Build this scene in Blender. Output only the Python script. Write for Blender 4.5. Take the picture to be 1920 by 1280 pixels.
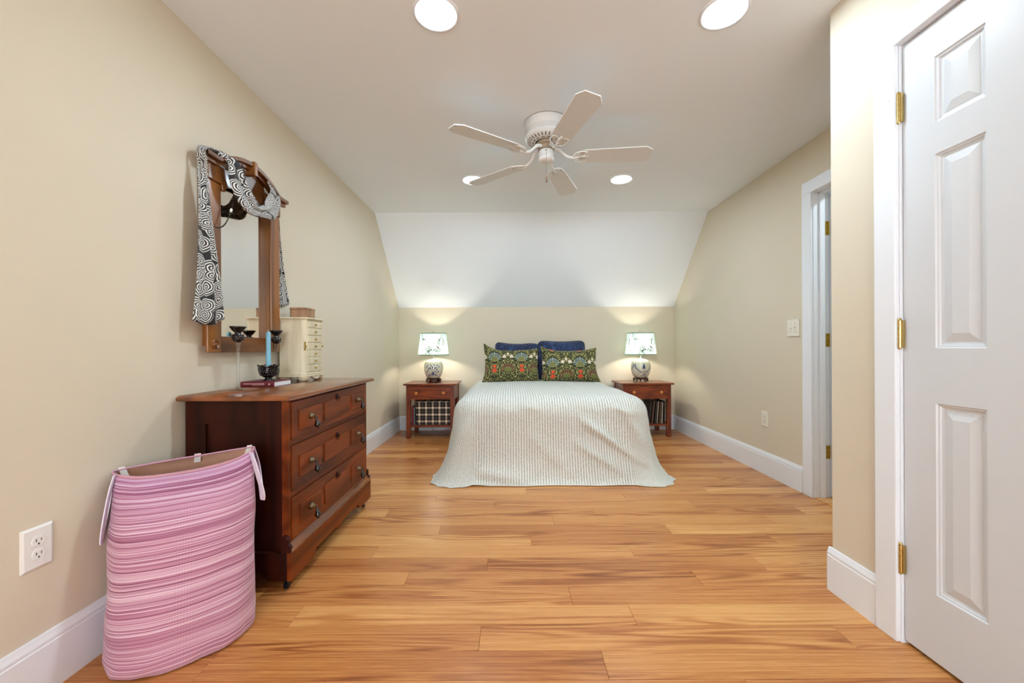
import bpy, bmesh, math, random
from mathutils import Vector, Matrix, noise
random.seed(7)
PI = math.pi
scn = bpy.context.scene
for o in list(bpy.data.objects):
    bpy.data.objects.remove(o)
COL = scn.collection

# ---------------------------------------------------------------- camera
cam_d = bpy.data.cameras.new('camera')
cam_d.sensor_width = 36.0
cam_d.lens = 14.006
cam_d.shift_x = 3.0 / 1920
cam_d.shift_y = 12.5 / 1920
cam_d.clip_start = 0.02
cam = bpy.data.objects.new('camera', cam_d)
COL.objects.link(cam)
cam.matrix_world = (Matrix.Translation((0, 0, 1.028)) @ Matrix.Rotation(PI / 2, 4, 'X')
                    @ Matrix.Rotation(-0.0046, 4, 'Z'))
scn.camera = cam

# ---------------------------------------------------------------- world + exposure
SKY_STRENGTH = 7.2
CAN_STRENGTH = 106.0
BULB_STRENGTH = 150.0
cy = scn.cycles
cy.max_bounces = 6
cy.diffuse_bounces = 4
cy.glossy_bounces = 3
cy.transmission_bounces = 6
cy.transparent_max_bounces = 6
cy.caustics_reflective = False
cy.caustics_refractive = False
cy.sample_clamp_indirect = 6.0
cy.use_adaptive_sampling = True
cy.adaptive_threshold = 0.04
cy.adaptive_min_samples = 20
cy.use_denoising = True
cy.use_light_tree = False
world = bpy.data.worlds.new('world')
scn.world = world
world.use_nodes = True
world.node_tree.nodes['Background'].inputs[0].default_value = (0.89, 0.94, 1.0, 1)   # bright overcast sky
world.node_tree.nodes['Background'].inputs[1].default_value = SKY_STRENGTH
vs = scn.view_settings
vs.view_transform = 'Standard'
vs.look = 'None'
vs.gamma = 1.0
vs.use_curve_mapping = False
vs.exposure = 0.97


# ---------------------------------------------------------------- helpers: nodes
def lin(r, g, b):
    f = lambda v: (v / 255 / 12.92) if v / 255 <= 0.04045 else ((v / 255 + 0.055) / 1.055) ** 2.4
    return (f(r), f(g), f(b), 1.0)


class G:
    """small node-graph helper around one material"""

    def __init__(self, name):
        self.m = bpy.data.materials.new(name)
        self.m.use_nodes = True
        self.nt = self.m.node_tree
        self.b = self.nt.nodes['Principled BSDF']
        self.out = self.nt.nodes['Material Output']

    def put(self, sock, v):
        if hasattr(v, 'is_output'):
            self.nt.links.new(v, sock)
        elif v is not None:
            if sock.type == 'RGBA' and hasattr(v, '__len__') and len(v) == 3:
                v = (*v, 1)
            if sock.type == 'VECTOR' and not hasattr(v, '__len__'):
                v = (v, v, v)
            sock.default_value = v

    def n(self, kind, props=None, out=0, **ins):
        nd = self.nt.nodes.new('ShaderNode' + kind)
        for k, v in (props or {}).items():
            setattr(nd, k, v)
        for k, v in ins.items():
            key = int(k[1:]) if k[0] == 'i' and k[1:].isdigit() else k.replace('_', ' ')
            self.put(nd.inputs[key], v)
        return nd.outputs[out]

    def math(self, op, a, b=None, c=None, clamp=False):
        return self.n('Math', {'operation': op, 'use_clamp': clamp}, i0=a, i1=b, i2=c)

    def vmath(self, op, a, b=None, out=0):
        return self.n('VectorMath', {'operation': op}, out=out, i0=a, i1=b)

    def mix(self, f, a, b, blend='MIX'):
        nd = self.nt.nodes.new('ShaderNodeMix')
        nd.data_type = 'RGBA'
        nd.blend_type = blend
        self.put(nd.inputs[0], f)
        self.put(nd.inputs[6], a)
        self.put(nd.inputs[7], b)
        return nd.outputs[2]

    def ramp(self, f, stops, interp='LINEAR'):
        nd = self.nt.nodes.new('ShaderNodeValToRGB')
        nd.color_ramp.interpolation = interp
        els = nd.color_ramp.elements
        while len(els) < len(stops):
            els.new(0.5)
        for e, (p, c) in zip(els, stops):
            e.position = p
            e.color = c if len(c) == 4 else (*c, 1)
        self.put(nd.inputs[0], f)
        return nd.outputs[0]

    def coord(self, which='Object'):
        return self.n('TexCoord', out={'Generated': 0, 'Normal': 1, 'UV': 2, 'Object': 3}[which])

    def scale(self, v, s, off=None):
        r = self.vmath('MULTIPLY', v, s)
        return self.vmath('ADD', r, off) if off is not None else r

    def sep(self, v):
        nd = self.nt.nodes.new('ShaderNodeSeparateXYZ')
        self.put(nd.inputs[0], v)
        return nd.outputs

    def comb(self, x=0.0, y=0.0, z=0.0):
        return self.n('CombineXYZ', X=x, Y=y, Z=z)

    def noise(self, v, scale, detail=2.0, rough=0.5, dist=0.0, out=0):
        return self.n('TexNoise', out=out, Vector=v, Scale=scale, Detail=detail, Roughness=rough, Distortion=dist)

    def bump(self, h, strength=0.2, dist=0.01):
        self.put(self.b.inputs['Normal'], self.n('Bump', Height=h, Strength=strength, Distance=dist))

    def set(self, color=None, rough=None, metal=None, spec=None, coat=None, coat_rough=None, trans=None, ior=None,
            sheen=None, emis=None, emis_s=None, alpha=None):
        p = self.b.inputs
        for key, v in (('Base Color', color), ('Roughness', rough), ('Metallic', metal), ('Specular IOR Level', spec),
                       ('Coat Weight', coat), ('Coat Roughness', coat_rough), ('Transmission Weight', trans),
                       ('IOR', ior), ('Sheen Weight', sheen), ('Emission Color', emis), ('Emission Strength', emis_s),
                       ('Alpha', alpha)):
            if v is not None:
                self.put(p[key], v)
        return self.m


def plain(name, color, rough=0.5, var=0.04, scale=6.0, **kw):
    """colour with a faint mottling so nothing is a dead flat tone"""
    g = G(name)
    nz = g.noise(g.coord(), scale, 3.0)
    dark = tuple(c * (1 - var) for c in color[:3]) + (1,)
    lite = tuple(min(1, c * (1 + var)) for c in color[:3]) + (1,)
    g.set(color=g.mix(nz, dark, lite), rough=rough, **kw)
    return g.m


def wood(name, dark, light, axis=0, rings=16.0, freq=3.0, stretch=9.0, rough=0.35, coat=0.0, fine=0.35, rand=True,
         coat_rough=0.15, spec=0.5, blotch=0.7):
    """grain as contour lines of a stretched noise, plus fine pores; axis = grain direction"""
    g = G(name)
    co = g.coord()
    st = [freq * stretch / 3.0] * 3
    st[axis] = freq / 3.0
    if rand:
        r = g.n('ObjectInfo', out=5)
        off = g.comb(g.math('MULTIPLY', r, 37.0), g.math('MULTIPLY', r, 71.0), g.math('MULTIPLY', r, 13.0))
        v = g.vmath('ADD', g.scale(co, st), off)
    else:
        v = g.scale(co, st)
    n1 = g.noise(v, 1.0, 1.5, 0.45, 0.15)
    s = g.math('SINE', g.math('MULTIPLY', n1, rings * 2 * PI))
    s = g.math('MULTIPLY_ADD', s, 0.5, 0.5)
    s = g.math('POWER', s, 0.7)
    fs = [420.0] * 3
    fs[axis] = 9.0
    n2 = g.noise(g.scale(co, fs), 1.0, 2.0, 0.6)
    n3 = g.noise(v, 0.35, 2.0)
    f = g.math('ADD', g.math('MULTIPLY', s, 1 - fine), g.math('MULTIPLY', n2, fine))
    f = g.math('ADD', f, g.math('MULTIPLY_ADD', n3, blotch, -0.5 * blotch), clamp=True)
    if rand:
        f = g.math('ADD', f, g.math('MULTIPLY_ADD', g.n('ObjectInfo', out=5), 0.26, -0.13), clamp=True)
    c = g.ramp(f, [(0.0, dark), (0.55, tuple((a * 0.45 + b * 0.55) for a, b in zip(dark, light))), (1.0, light)])
    g.set(color=c, rough=rough, coat=coat, coat_rough=coat_rough, spec=spec)
    return g.m


# ---------------------------------------------------------------- materials
M = {}
g = G('wall_paint')
nz = g.noise(g.coord(), 1.6, 1.0)
g.set(color=g.mix(nz, lin(217, 207, 186), lin(222, 212, 192)), rough=0.62, spec=0.25)
M['wall'] = g.m
g = G('ceiling_paint')
g.set(color=g.mix(g.noise(g.coord(), 1.2, 2.0), lin(237, 244, 250), lin(240, 247, 253)), rough=0.75, spec=0.2)
M['ceiling'] = g.m
g = G('white_trim_paint')
g.set(color=g.mix(g.noise(g.coord(), 3.0, 2.0), lin(234, 239, 245), lin(238, 243, 249)), rough=0.35, spec=0.4)
M['trim'] = g.m
g = G('white_door_paint')
v = g.scale(g.coord(), (90, 90, 3.0))
g.set(color=lin(214, 218, 222), rough=0.36, spec=0.4)
g.bump(g.noise(v, 1.0, 3.0), 0.05, 0.002)
M['door'] = g.m

# oak laminate: straight fine grain with long cathedral figures, tone and hue differ a little from plank to plank
g = G('amber_oak_laminate')
rnd_ = g.n('ObjectInfo', out=5)
co = g.vmath('ADD', g.coord(), g.comb(g.math('MULTIPLY', rnd_, 61.0), g.math('MULTIPLY', rnd_, 17.0), 0.0))
v = g.scale(co, (0.75, 11.0, 1.0))
n1 = g.noise(v, 1.0, 1.0, 0.4, 0.1)
n1 = g.math('ADD', n1, g.math('MULTIPLY', g.noise(g.scale(co, (5.0, 40.0, 1.0)), 1.0, 2.0), 0.035))
rg = g.math('MULTIPLY_ADD', g.math('SINE', g.math('MULTIPLY', n1, 62.0)), 0.5, 0.5)
rg = g.math('POWER', rg, 1.6)
zone = g.n('MapRange', i0=g.noise(g.scale(co, (0.5, 7.0, 1.0)), 1.0, 1.0), i1=0.40, i2=0.66)
streak = g.noise(g.scale(co, (1.6, 190.0, 1.0)), 1.0, 3.0, 0.65)
pore = g.noise(g.scale(co, (14.0, 700.0, 1.0)), 1.0, 2.0, 0.6)
f = g.math('ADD', g.math('MULTIPLY', streak, 0.62), g.math('MULTIPLY', pore, 0.30))
f = g.math('SUBTRACT', f, g.math('MULTIPLY', g.math('MULTIPLY', rg, zone), 0.26))
f = g.math('ADD', f, g.math('MULTIPLY_ADD', g.noise(g.scale(co, (0.8, 3.0, 1.0)), 1.0, 1.0), 0.30, -0.08))
f = g.math('ADD', f, g.math('MULTIPLY_ADD', rnd_, 0.16, -0.08))
c = g.ramp(f, [(0.20, lin(130, 72, 36)), (0.42, lin(182, 116, 64)), (0.56, lin(206, 144, 84)), (0.75, lin(230, 176, 110))])
g.set(color=c, rough=0.26, spec=0.38)
M['floor'] = g.m
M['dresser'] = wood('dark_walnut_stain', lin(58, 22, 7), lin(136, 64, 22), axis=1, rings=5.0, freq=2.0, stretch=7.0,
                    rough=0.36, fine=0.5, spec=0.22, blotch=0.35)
M['dresser_v'] = wood('walnut_upright_shaded', lin(24, 7, 3), lin(62, 22, 9), axis=2, rings=5.0, freq=2.0,
                      stretch=7.0, rough=0.38, fine=0.5, spec=0.2, blotch=0.3)  # darker copy of the walnut, shade of the ends put into its colour
M['dresser_top'] = wood('pale_walnut_top', lin(84, 42, 18), lin(146, 84, 42), axis=1, rings=5.0, freq=2.0,
                        stretch=7.0, rough=0.22, fine=0.35, coat=0.5)  # paler walnut tone for the top and plinth moulding
M['mirror_wood'] = wood('walnut_mirror_frame', lin(78, 42, 14), lin(150, 94, 40), axis=2, rings=4.0, freq=2.4,
                        stretch=8.0, rough=0.34, fine=0.4, coat=0.2)
M['mirror_wood_h'] = wood('walnut_mirror_rail', lin(70, 36, 12), lin(138, 82, 34), axis=1, rings=4.0, freq=2.4,
                          stretch=8.0, rough=0.34, fine=0.4, coat=0.2)
M['oak_red'] = wood('red_stained_oak', lin(84, 28, 10), lin(150, 68, 26), axis=0, rings=9.0, freq=4.0, stretch=6.0,
                    rough=0.3, fine=0.45, coat=0.25)
M['oak_red_v'] = wood('red_stained_oak_leg', lin(76, 25, 10), lin(132, 56, 23), axis=2, rings=7.0, freq=4.0,
                      stretch=6.0, rough=0.32, fine=0.45, coat=0.2)
M['knob_oak'] = plain('honey_oak_knob', lin(205, 128, 62), 0.35, 0.12, 60.0)
M['rosewood'] = wood('dark_rosewood_stand', lin(30, 12, 7), lin(84, 38, 22), axis=0, rings=5, freq=8.0, stretch=5.0,
                     rough=0.2, coat=0.5)
M['brass'] = plain('polished_brass', lin(208, 184, 122), 0.24, 0.1, 40.0, metal=1.0)
M['brass_old'] = plain('tarnished_brass', lin(190, 160, 70), 0.36, 0.22, 70.0, metal=1.0)
M['pull_brass'] = plain('antique_pull_metal', lin(104, 88, 66), 0.42, 0.2, 90.0, metal=0.8)
M['pull_black'] = plain('ebonised_drop', lin(22, 20, 24), 0.2, 0.2, 60.0, coat=0.5)
M['iron_blue'] = plain('blued_steel_caster', lin(36, 44, 58), 0.28, 0.25, 60.0, metal=0.8)
M['screw'] = plain('dull_screw_metal', lin(92, 76, 54), 0.4, 0.1, 90.0, metal=0.8)
M['fan_white'] = plain('aged_white_enamel', lin(226, 227, 225), 0.4, 0.03, 9.0)
g = G('painted_fan_blade')
nz = g.noise(g.coord(), 14.0, 4.0)
g.set(color=g.mix(nz, lin(216, 217, 216), lin(225, 226, 225)), rough=0.45)
M['fan_blade'] = g.m
M['fan_dark'] = plain('brown_slot', lin(92, 74, 44), 0.6, 0.2, 60.0)  # dull brown tone for the fan's slots and rim
M['fan_motor'] = plain('brown_motor_hub', lin(150, 132, 112), 0.5, 0.2, 60.0)
M['chain'] = plain('pull_chain_metal', lin(150, 132, 108), 0.35, 0.1, 90.0, metal=0.8)
M['wood_fob'] = plain('wooden_chain_fob', lin(128, 100, 74), 0.4, 0.2, 70.0)
M['plastic'] = plain('white_plate_plastic', lin(236, 236, 233), 0.3, 0.01, 9.0)
M['plastic_ivory'] = plain('ivory_plate_plastic', lin(236, 232, 218), 0.32, 0.01, 9.0)
M['slot'] = plain('dark_socket_slot', lin(38, 34, 30), 0.6, 0.1, 60.0)
g = G('lamp_lens_glow')
g.set(color=(0.9, 0.9, 0.9, 1), emis=(0.75, 0.91, 1.03, 1), emis_s=CAN_STRENGTH)
M['can_glow'] = g.m
g = G('mirror_silvering')
g.set(color=(0.90, 0.865, 0.80, 1), rough=0.015, metal=1.0)
M['mirror'] = g.m
M['cream'] = wood('cream_painted_wood', lin(206, 192, 158), lin(232, 222, 196), axis=2, rings=3.0, freq=5.0,
                  stretch=8.0, rough=0.45, fine=0.5, rand=False)
M['tin'] = wood('copper_brown_tin', lin(128, 88, 60), lin(176, 138, 104), axis=2, rings=3.0, freq=9.0, stretch=5.0,
                rough=0.3, fine=0.3, rand=False)
M['black_glass'] = plain('black_pressed_glass', lin(12, 11, 14), 0.12, 0.1, 40.0, coat=0.6)
g = G('clear_glass')                              # thin clear glass: see-through with a fresnel sheen
tr = g.nt.nodes.new('ShaderNodeBsdfTransparent')
tr.inputs[0].default_value = (0.93, 0.94, 0.94, 1)
gs = g.nt.nodes.new('ShaderNodeBsdfGlossy')
gs.inputs['Roughness'].default_value = 0.03
fr_ = g.n('LayerWeight', out=1, Blend=0.35)
ms = g.nt.nodes.new('ShaderNodeMixShader')
g.put(ms.inputs[0], g.math('MULTIPLY_ADD', fr_, 0.55, 0.05))
g.nt.links.new(tr.outputs[0], ms.inputs[1])
g.nt.links.new(gs.outputs[0], ms.inputs[2])
g.nt.links.new(ms.outputs[0], g.out.inputs['Surface'])
M['glass'] = g.m
M['candle'] = plain('powder_blue_wax', lin(128, 186, 208), 0.4, 0.05, 30.0)
M['wick'] = plain('white_wick', lin(220, 216, 205), 0.8, 0.05, 60.0)
M['maroon'] = plain('maroon_cloth_cover', lin(104, 26, 44), 0.5, 0.12, 80.0)
M['gilt'] = plain('pale_spine_lettering', lin(216, 186, 170), 0.5, 0.05, 60.0)
g = G('white_page_edges')
z = g.sep(g.coord())[2]
s = g.math('SINE', g.math('MULTIPLY', z, 5200.0))
g.set(color=g.mix(g.math('MULTIPLY_ADD', s, 0.5, 0.5), lin(226, 222, 222), lin(246, 243, 243)), rough=0.7)
M['pages'] = g.m
M['bead_black'] = plain('black_bead', lin(14, 13, 14), 0.2, 0.1, 60.0, coat=0.4)
M['bead_white'] = plain('pearl_bead', lin(236, 232, 224), 0.2, 0.02, 60.0, coat=0.4)

# spiral scarf: every voronoi cell carries one spiral around its own centre
g = G('black_white_spiral_silk')
uv = g.scale(g.coord('UV'), (17.0, 17.0, 1.0))
uv = g.vmath('ADD', uv, g.scale(g.vmath('SUBTRACT', g.noise(uv, 1.1, 1.0, out=1), (0.5, 0.5, 0.5)), (0.35, 0.35, 0.0)))
vn = g.nt.nodes.new('ShaderNodeTexVoronoi')
vn.voronoi_dimensions = '2D'
vn.feature = 'F1'
vn.inputs['Scale'].default_value = 1.0
vn.inputs['Randomness'].default_value = 0.75
g.put(vn.inputs['Vector'], uv)
dv = g.sep(g.vmath('SUBTRACT', uv, vn.outputs['Position']))
ang = g.math('DIVIDE', g.math('ARCTAN2', dv[1], dv[0]), 2 * PI)
ph = g.math('FRACT', g.math('SUBTRACT', g.math('MULTIPLY', vn.outputs['Distance'], 6.6), ang))
line = g.math('LESS_THAN', ph, 0.46)
inside = g.math('LESS_THAN', vn.outputs['Distance'], 0.62)
g.set(color=g.mix(g.math('MULTIPLY', line, inside), lin(20, 18, 20), lin(226, 226, 222)), rough=0.55, sheen=0.2)
M['scarf'] = g.m

# laundry basket: woven horizontal stripes, v runs up the bag in metres
g = G('pink_lilac_woven_stripe')
uvs = g.sep(g.coord('UV'))
vv = g.math('ADD', uvs[1], g.math('MULTIPLY', g.math('SUBTRACT', g.noise(g.comb(uvs[0], uvs[1], 0.0), 5.0, 2.0), 0.5), 0.012))
band = g.noise(g.comb(g.math('MULTIPLY', uvs[0], 0.6), g.math('MULTIPLY', vv, 210.0), 3.0), 1.0, 3.0, 0.8)
broad = g.noise(g.comb(g.math('MULTIPLY', uvs[0], 0.3), g.math('MULTIPLY', vv, 34.0), 9.0), 1.0, 1.0)
yarn = g.math('MULTIPLY_ADD', g.math('SINE', g.math('MULTIPLY', vv, 1150.0)), 0.5, 0.5)
weave = g.math('MULTIPLY_ADD', g.math('SINE', g.math('MULTIPLY', uvs[0], 1500.0)), 0.5, 0.5)
f = g.math('ADD', g.math('MULTIPLY', band, 0.82), g.math('MULTIPLY', broad, 0.18))
col = g.ramp(f, [(0.36, lin(110, 46, 74)), (0.43, lin(160, 94, 122)), (0.48, lin(192, 134, 158)),
                 (0.53, lin(214, 170, 190)), (0.60, lin(234, 208, 220))])
lilac = g.math('MULTIPLY', g.math('SUBTRACT', uvs[1], 0.40, clamp=True), 2.6, clamp=True)
col = g.mix(lilac, col, g.mix(0.75, col, lin(196, 168, 226), 'MULTIPLY'))
col = g.mix(g.math('MULTIPLY', g.math('MULTIPLY', yarn, weave), 0.35), col, lin(136, 78, 104))
g.set(color=col, rough=0.85, sheen=0.2)
g.bump(g.math('ADD', yarn, g.math('MULTIPLY', band, 2.0)), 0.25, 0.003)
M['basket'] = g.m
M['lining'] = plain('tan_basket_lining', lin(206, 158, 134), 0.8, 0.12, 20.0)
M['strap'] = plain('pale_lilac_webbing', lin(226, 216, 232), 0.8, 0.04, 200.0)
M['tab'] = plain('white_loop_tab', lin(230, 226, 222), 0.8, 0.03, 200.0)

# bedspread: seersucker stripes along u (metres)
g = G('sage_cream_seersucker')
uvs = g.sep(g.coord('UV'))
s = g.math('MULTIPLY_ADD', g.math('SINE', g.math('MULTIPLY', uvs[0], 2 * PI / 0.0205)), 0.5, 0.5)
s = g.n('MapRange', i0=s, i1=0.42, i2=0.85)
dash = g.noise(g.comb(g.math('MULTIPLY', uvs[0], 60.0), g.math('MULTIPLY', uvs[1], 62.0), 0.0), 1.0, 2.0)
dash = g.n('MapRange', i0=dash, i1=0.36, i2=0.62)
grey = g.mix(dash, lin(170, 167, 156), lin(206, 204, 194))
tint = g.noise(g.coord('UV'), 1.3, 1.0)
cream = g.mix(tint, lin(228, 226, 216), lin(222, 227, 222))
g.set(color=g.mix(g.math('MULTIPLY', s, 0.85), cream, grey), rough=0.85, sheen=0.15)
g.bump(g.math('ADD', g.math('MULTIPLY', s, g.math('MULTIPLY_ADD', dash, 1.0, 0.2)), g.noise(g.coord('UV'), 9.0, 3.0)), 0.75, 0.007)
M['bedspread'] = g.m
M['mattress'] = plain('white_mattress_ticking', lin(222, 220, 214), 0.8, 0.03, 30.0)

g = G('navy_velvet')
nz = g.noise(g.coord(), 26.0, 4.0, 0.6)
g.set(color=g.ramp(nz, [(0.32, lin(5, 16, 46)), (0.5, lin(16, 38, 80)), (0.68, lin(44, 74, 124))]), rough=0.75, sheen=0.25)
g.bump(nz, 0.3, 0.01)
M['velvet'] = g.m
M['velvet_piping'] = plain('navy_piping', lin(20, 34, 62), 0.8, 0.1, 60.0)


def floral(name, shift):
    """mirrored tapestry of leaves, pale blooms and orange flowers on a dark ground (a generic floral)"""
    g = G(name)
    uvs = g.sep(g.coord('UV'))
    U, V = uvs[0], g.math('ADD', uvs[1], shift)
    P = 0.31
    um = g.math('PINGPONG', g.math('ADD', U, 5.0), P / 2)              # mirrored repeat
    vm = g.math('FLOORED_MODULO', g.math('ADD', V, 5.2), 0.34)
    p2 = g.comb(um, V, 0.0)
    # small leaf scatter
    wob = g.vmath('ADD', p2, g.scale(g.vmath('SUBTRACT', g.noise(p2, 18.0, 1.0, out=1), (0.5,) * 3), (0.03, 0.03, 0)))
    leaf = g.n('TexVoronoi', {'voronoi_dimensions': '2D', 'feature': 'F1'}, Vector=g.scale(wob, (96.0, 46.0, 1.0)), Scale=1.0)
    lf = g.math('LESS_THAN', leaf, 0.40)
    shade = g.noise(p2, 30.0, 2.0)
    col = g.mix(lf, g.mix(shade, lin(24, 30, 22), lin(46, 44, 26)), g.ramp(shade, [(0.36, lin(70, 76, 40)), (0.5, lin(136, 132, 72)), (0.64, lin(186, 178, 112))]))

    def bloom(col, cu, cv, r, nray, colr, inner, duty=0.55, rin=0.0, half=False):
        du = g.math('SUBTRACT', um, cu)
        dvv = g.math('SUBTRACT', vm, cv)
        rr = g.math('SQRT', g.math('ADD', g.math('MULTIPLY', du, du), g.math('MULTIPLY', dvv, dvv)))
        an = g.math('ARCTAN2', du, dvv)
        ray = g.math('COSINE', g.math('MULTIPLY', an, float(nray)))
        lim = g.math('MULTIPLY_ADD', ray, r * 0.16, r * 0.84)
        msk = g.math('LESS_THAN', rr, lim)
        if half:
            msk = g.math('MULTIPLY', msk, g.math('GREATER_THAN', dvv, -r * 0.25))
        if rin:
            msk = g.math('MULTIPLY', msk, g.math('GREATER_THAN', rr, rin))
        pet = g.math('GREATER_THAN', ray, 1 - 2 * duty)
        c2 = g.mix(pet, inner, colr)
        return g.mix(msk, col, c2)

    col = bloom(col, 0.0, 0.095, 0.078, 15, lin(134, 78, 58), lin(48, 36, 26), 0.5, half=True)
    col = bloom(col, 0.0, 0.085, 0.052, 13, lin(142, 146, 76), lin(40, 44, 26), 0.5, half=True)
    col = bloom(col, 0.150, 0.240, 0.072, 17, lin(150, 168, 168), lin(22, 36, 42), 0.45, half=True)
    col = bloom(col, 0.150, 0.225, 0.042, 11, lin(160, 156, 92), lin(40, 46, 28), 0.5, half=True)
    col = bloom(col, 0.150, 0.140, 0.0200, 5, lin(222, 84, 44), lin(206, 66, 36), 0.5)
    col = bloom(col, 0.150, 0.090, 0.0250, 5, lin(226, 80, 42), lin(198, 56, 34), 0.5)
    col = bloom(col, 0.040, 0.260, 0.0250, 5, lin(226, 214, 196), lin(206, 180, 162), 0.6)
    col = bloom(col, 0.0, 0.292, 0.0190, 6, lin(220, 206, 186), lin(196, 170, 150), 0.6)
    g.set(color=col, rough=0.9, sheen=0.1)
    g.bump(g.noise(g.coord('UV'), 160.0, 2.0), 0.2, 0.003)
    return g.m


M['floral_a'] = floral('floral_tapestry_weave', -0.13)
M['floral_b'] = floral('floral_tapestry_weave_low', -0.06)

g = G('tartan_check_cloth')
co = g.sep(g.coord())


def tartan(x, period):
    a = g.math('FLOORED_MODULO', x, period)
    a = g.math('DIVIDE', a, period)
    wide = g.math('LESS_THAN', g.math('ABSOLUTE', g.math('SUBTRACT', a, 0.5)), 0.13)
    thin = g.math('LESS_THAN', g.math('ABSOLUTE', g.math('SUBTRACT', a, 0.98)), 0.025)
    return wide, thin


wx, tx = tartan(g.math('ADD', co[0], 5.0), 0.077)
wz, tz = tartan(g.math('ADD', co[2], 5.0), 0.077)
f = g.math('ADD', g.math('MULTIPLY', wx, 0.5), g.math('MULTIPLY', wz, 0.5))
f = g.math('ADD', f, g.math('MULTIPLY', g.math('ADD', tx, tz), 0.2), clamp=True)
f = g.math('MULTIPLY', f, g.math('MULTIPLY_ADD', g.noise(g.coord(), 300.0, 1.0), 0.3, 0.85))
g.set(color=g.ramp(f, [(0.0, lin(20, 16, 18)), (0.5, lin(150, 128, 110)), (1.0, lin(238, 222, 196))]), rough=0.85)
M['tartan'] = g.m

g = G('celadon_lampshade_silk')
dn = g.nt.nodes.new('ShaderNodeBsdfDiffuse')
tn = g.nt.nodes.new('ShaderNodeBsdfTranslucent')
mx = g.nt.nodes.new('ShaderNodeMixShader')
vv = g.noise(g.scale(g.coord(), (200, 200, 30)), 1.0, 2.0)
cc = g.mix(vv, lin(166, 200, 192), lin(180, 212, 204))
for nd in (dn, tn):
    g.put(nd.inputs['Color'], cc)
mx.inputs[0].default_value = 0.34
g.nt.links.new(dn.outputs[0], mx.inputs[1])
g.nt.links.new(tn.outputs[0], mx.inputs[2])
g.nt.links.new(mx.outputs[0], g.out.inputs['Surface'])
M['shade'] = g.m
M['shade_trim'] = plain('sage_shade_binding', lin(112, 122, 104), 0.7, 0.08, 90.0)
M['shade_seam'] = plain('grey_shade_seam', lin(128, 146, 140), 0.7, 0.05, 90.0)
M['print_leaf'] = plain('brown_green_leaf_print', lin(66, 66, 46), 0.8, 0.25, 60.0)
M['print_bird'] = plain('brown_bird_print', lin(92, 74, 52), 0.8, 0.15, 60.0)
M['porcelain'] = plain('cream_crackle_porcelain', lin(216, 212, 190), 0.14, 0.05, 16.0, coat=0.6)
M['cobalt'] = plain('cobalt_underglaze', lin(32, 52, 108), 0.16, 0.25, 60.0, coat=0.5)
M['steel'] = plain('brushed_nickel', lin(206, 200, 186), 0.25, 0.05, 60.0, metal=1.0)
g = G('lamp_bulb_glow')
g.set(color=(1, 1, 1, 1), emis=(1.0, 0.90, 0.76, 1), emis_s=BULB_STRENGTH)
M['bulb'] = g.m
M['mag_a'] = plain('charcoal_magazine', lin(40, 37, 38), 0.5, 0.3, 40.0)
M['mag_b'] = plain('pale_magazine', lin(186, 172, 150), 0.5, 0.15, 40.0)
M['mag_c'] = plain('brown_magazine', lin(96, 70, 54), 0.5, 0.25, 40.0)
M['mag_d'] = plain('red_book_cloth', lin(138, 28, 44), 0.5, 0.2, 40.0)
M['mag_e'] = plain('grey_book_cloth', lin(136, 138, 142), 0.5, 0.15, 40.0)
M['black_metal'] = plain('black_wire', lin(16, 15, 16), 0.4, 0.1, 60.0)
M['cord'] = plain('brown_lamp_cord', lin(90, 72, 52), 0.6, 0.1, 60.0)
M['void'] = plain('dark_opening', lin(18, 15, 13), 0.8, 0.1, 60.0)


# ---------------------------------------------------------------- helpers: meshes and objects
def tag(o, label=None, cat=None, group=None, kind=None):
    for k, v in (('label', label), ('category', cat), ('group', group), ('kind', kind)):
        if v:
            o[k] = v
    return o


def empty(name, loc, rz=0.0):
    o = bpy.data.objects.new(name, None)
    o.empty_display_size = 0.05
    COL.objects.link(o)
    o.location = loc
    o.rotation_euler = (0, 0, rz)
    return o


def root_of(o):
    while o.parent:
        o = o.parent
    return o


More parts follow.
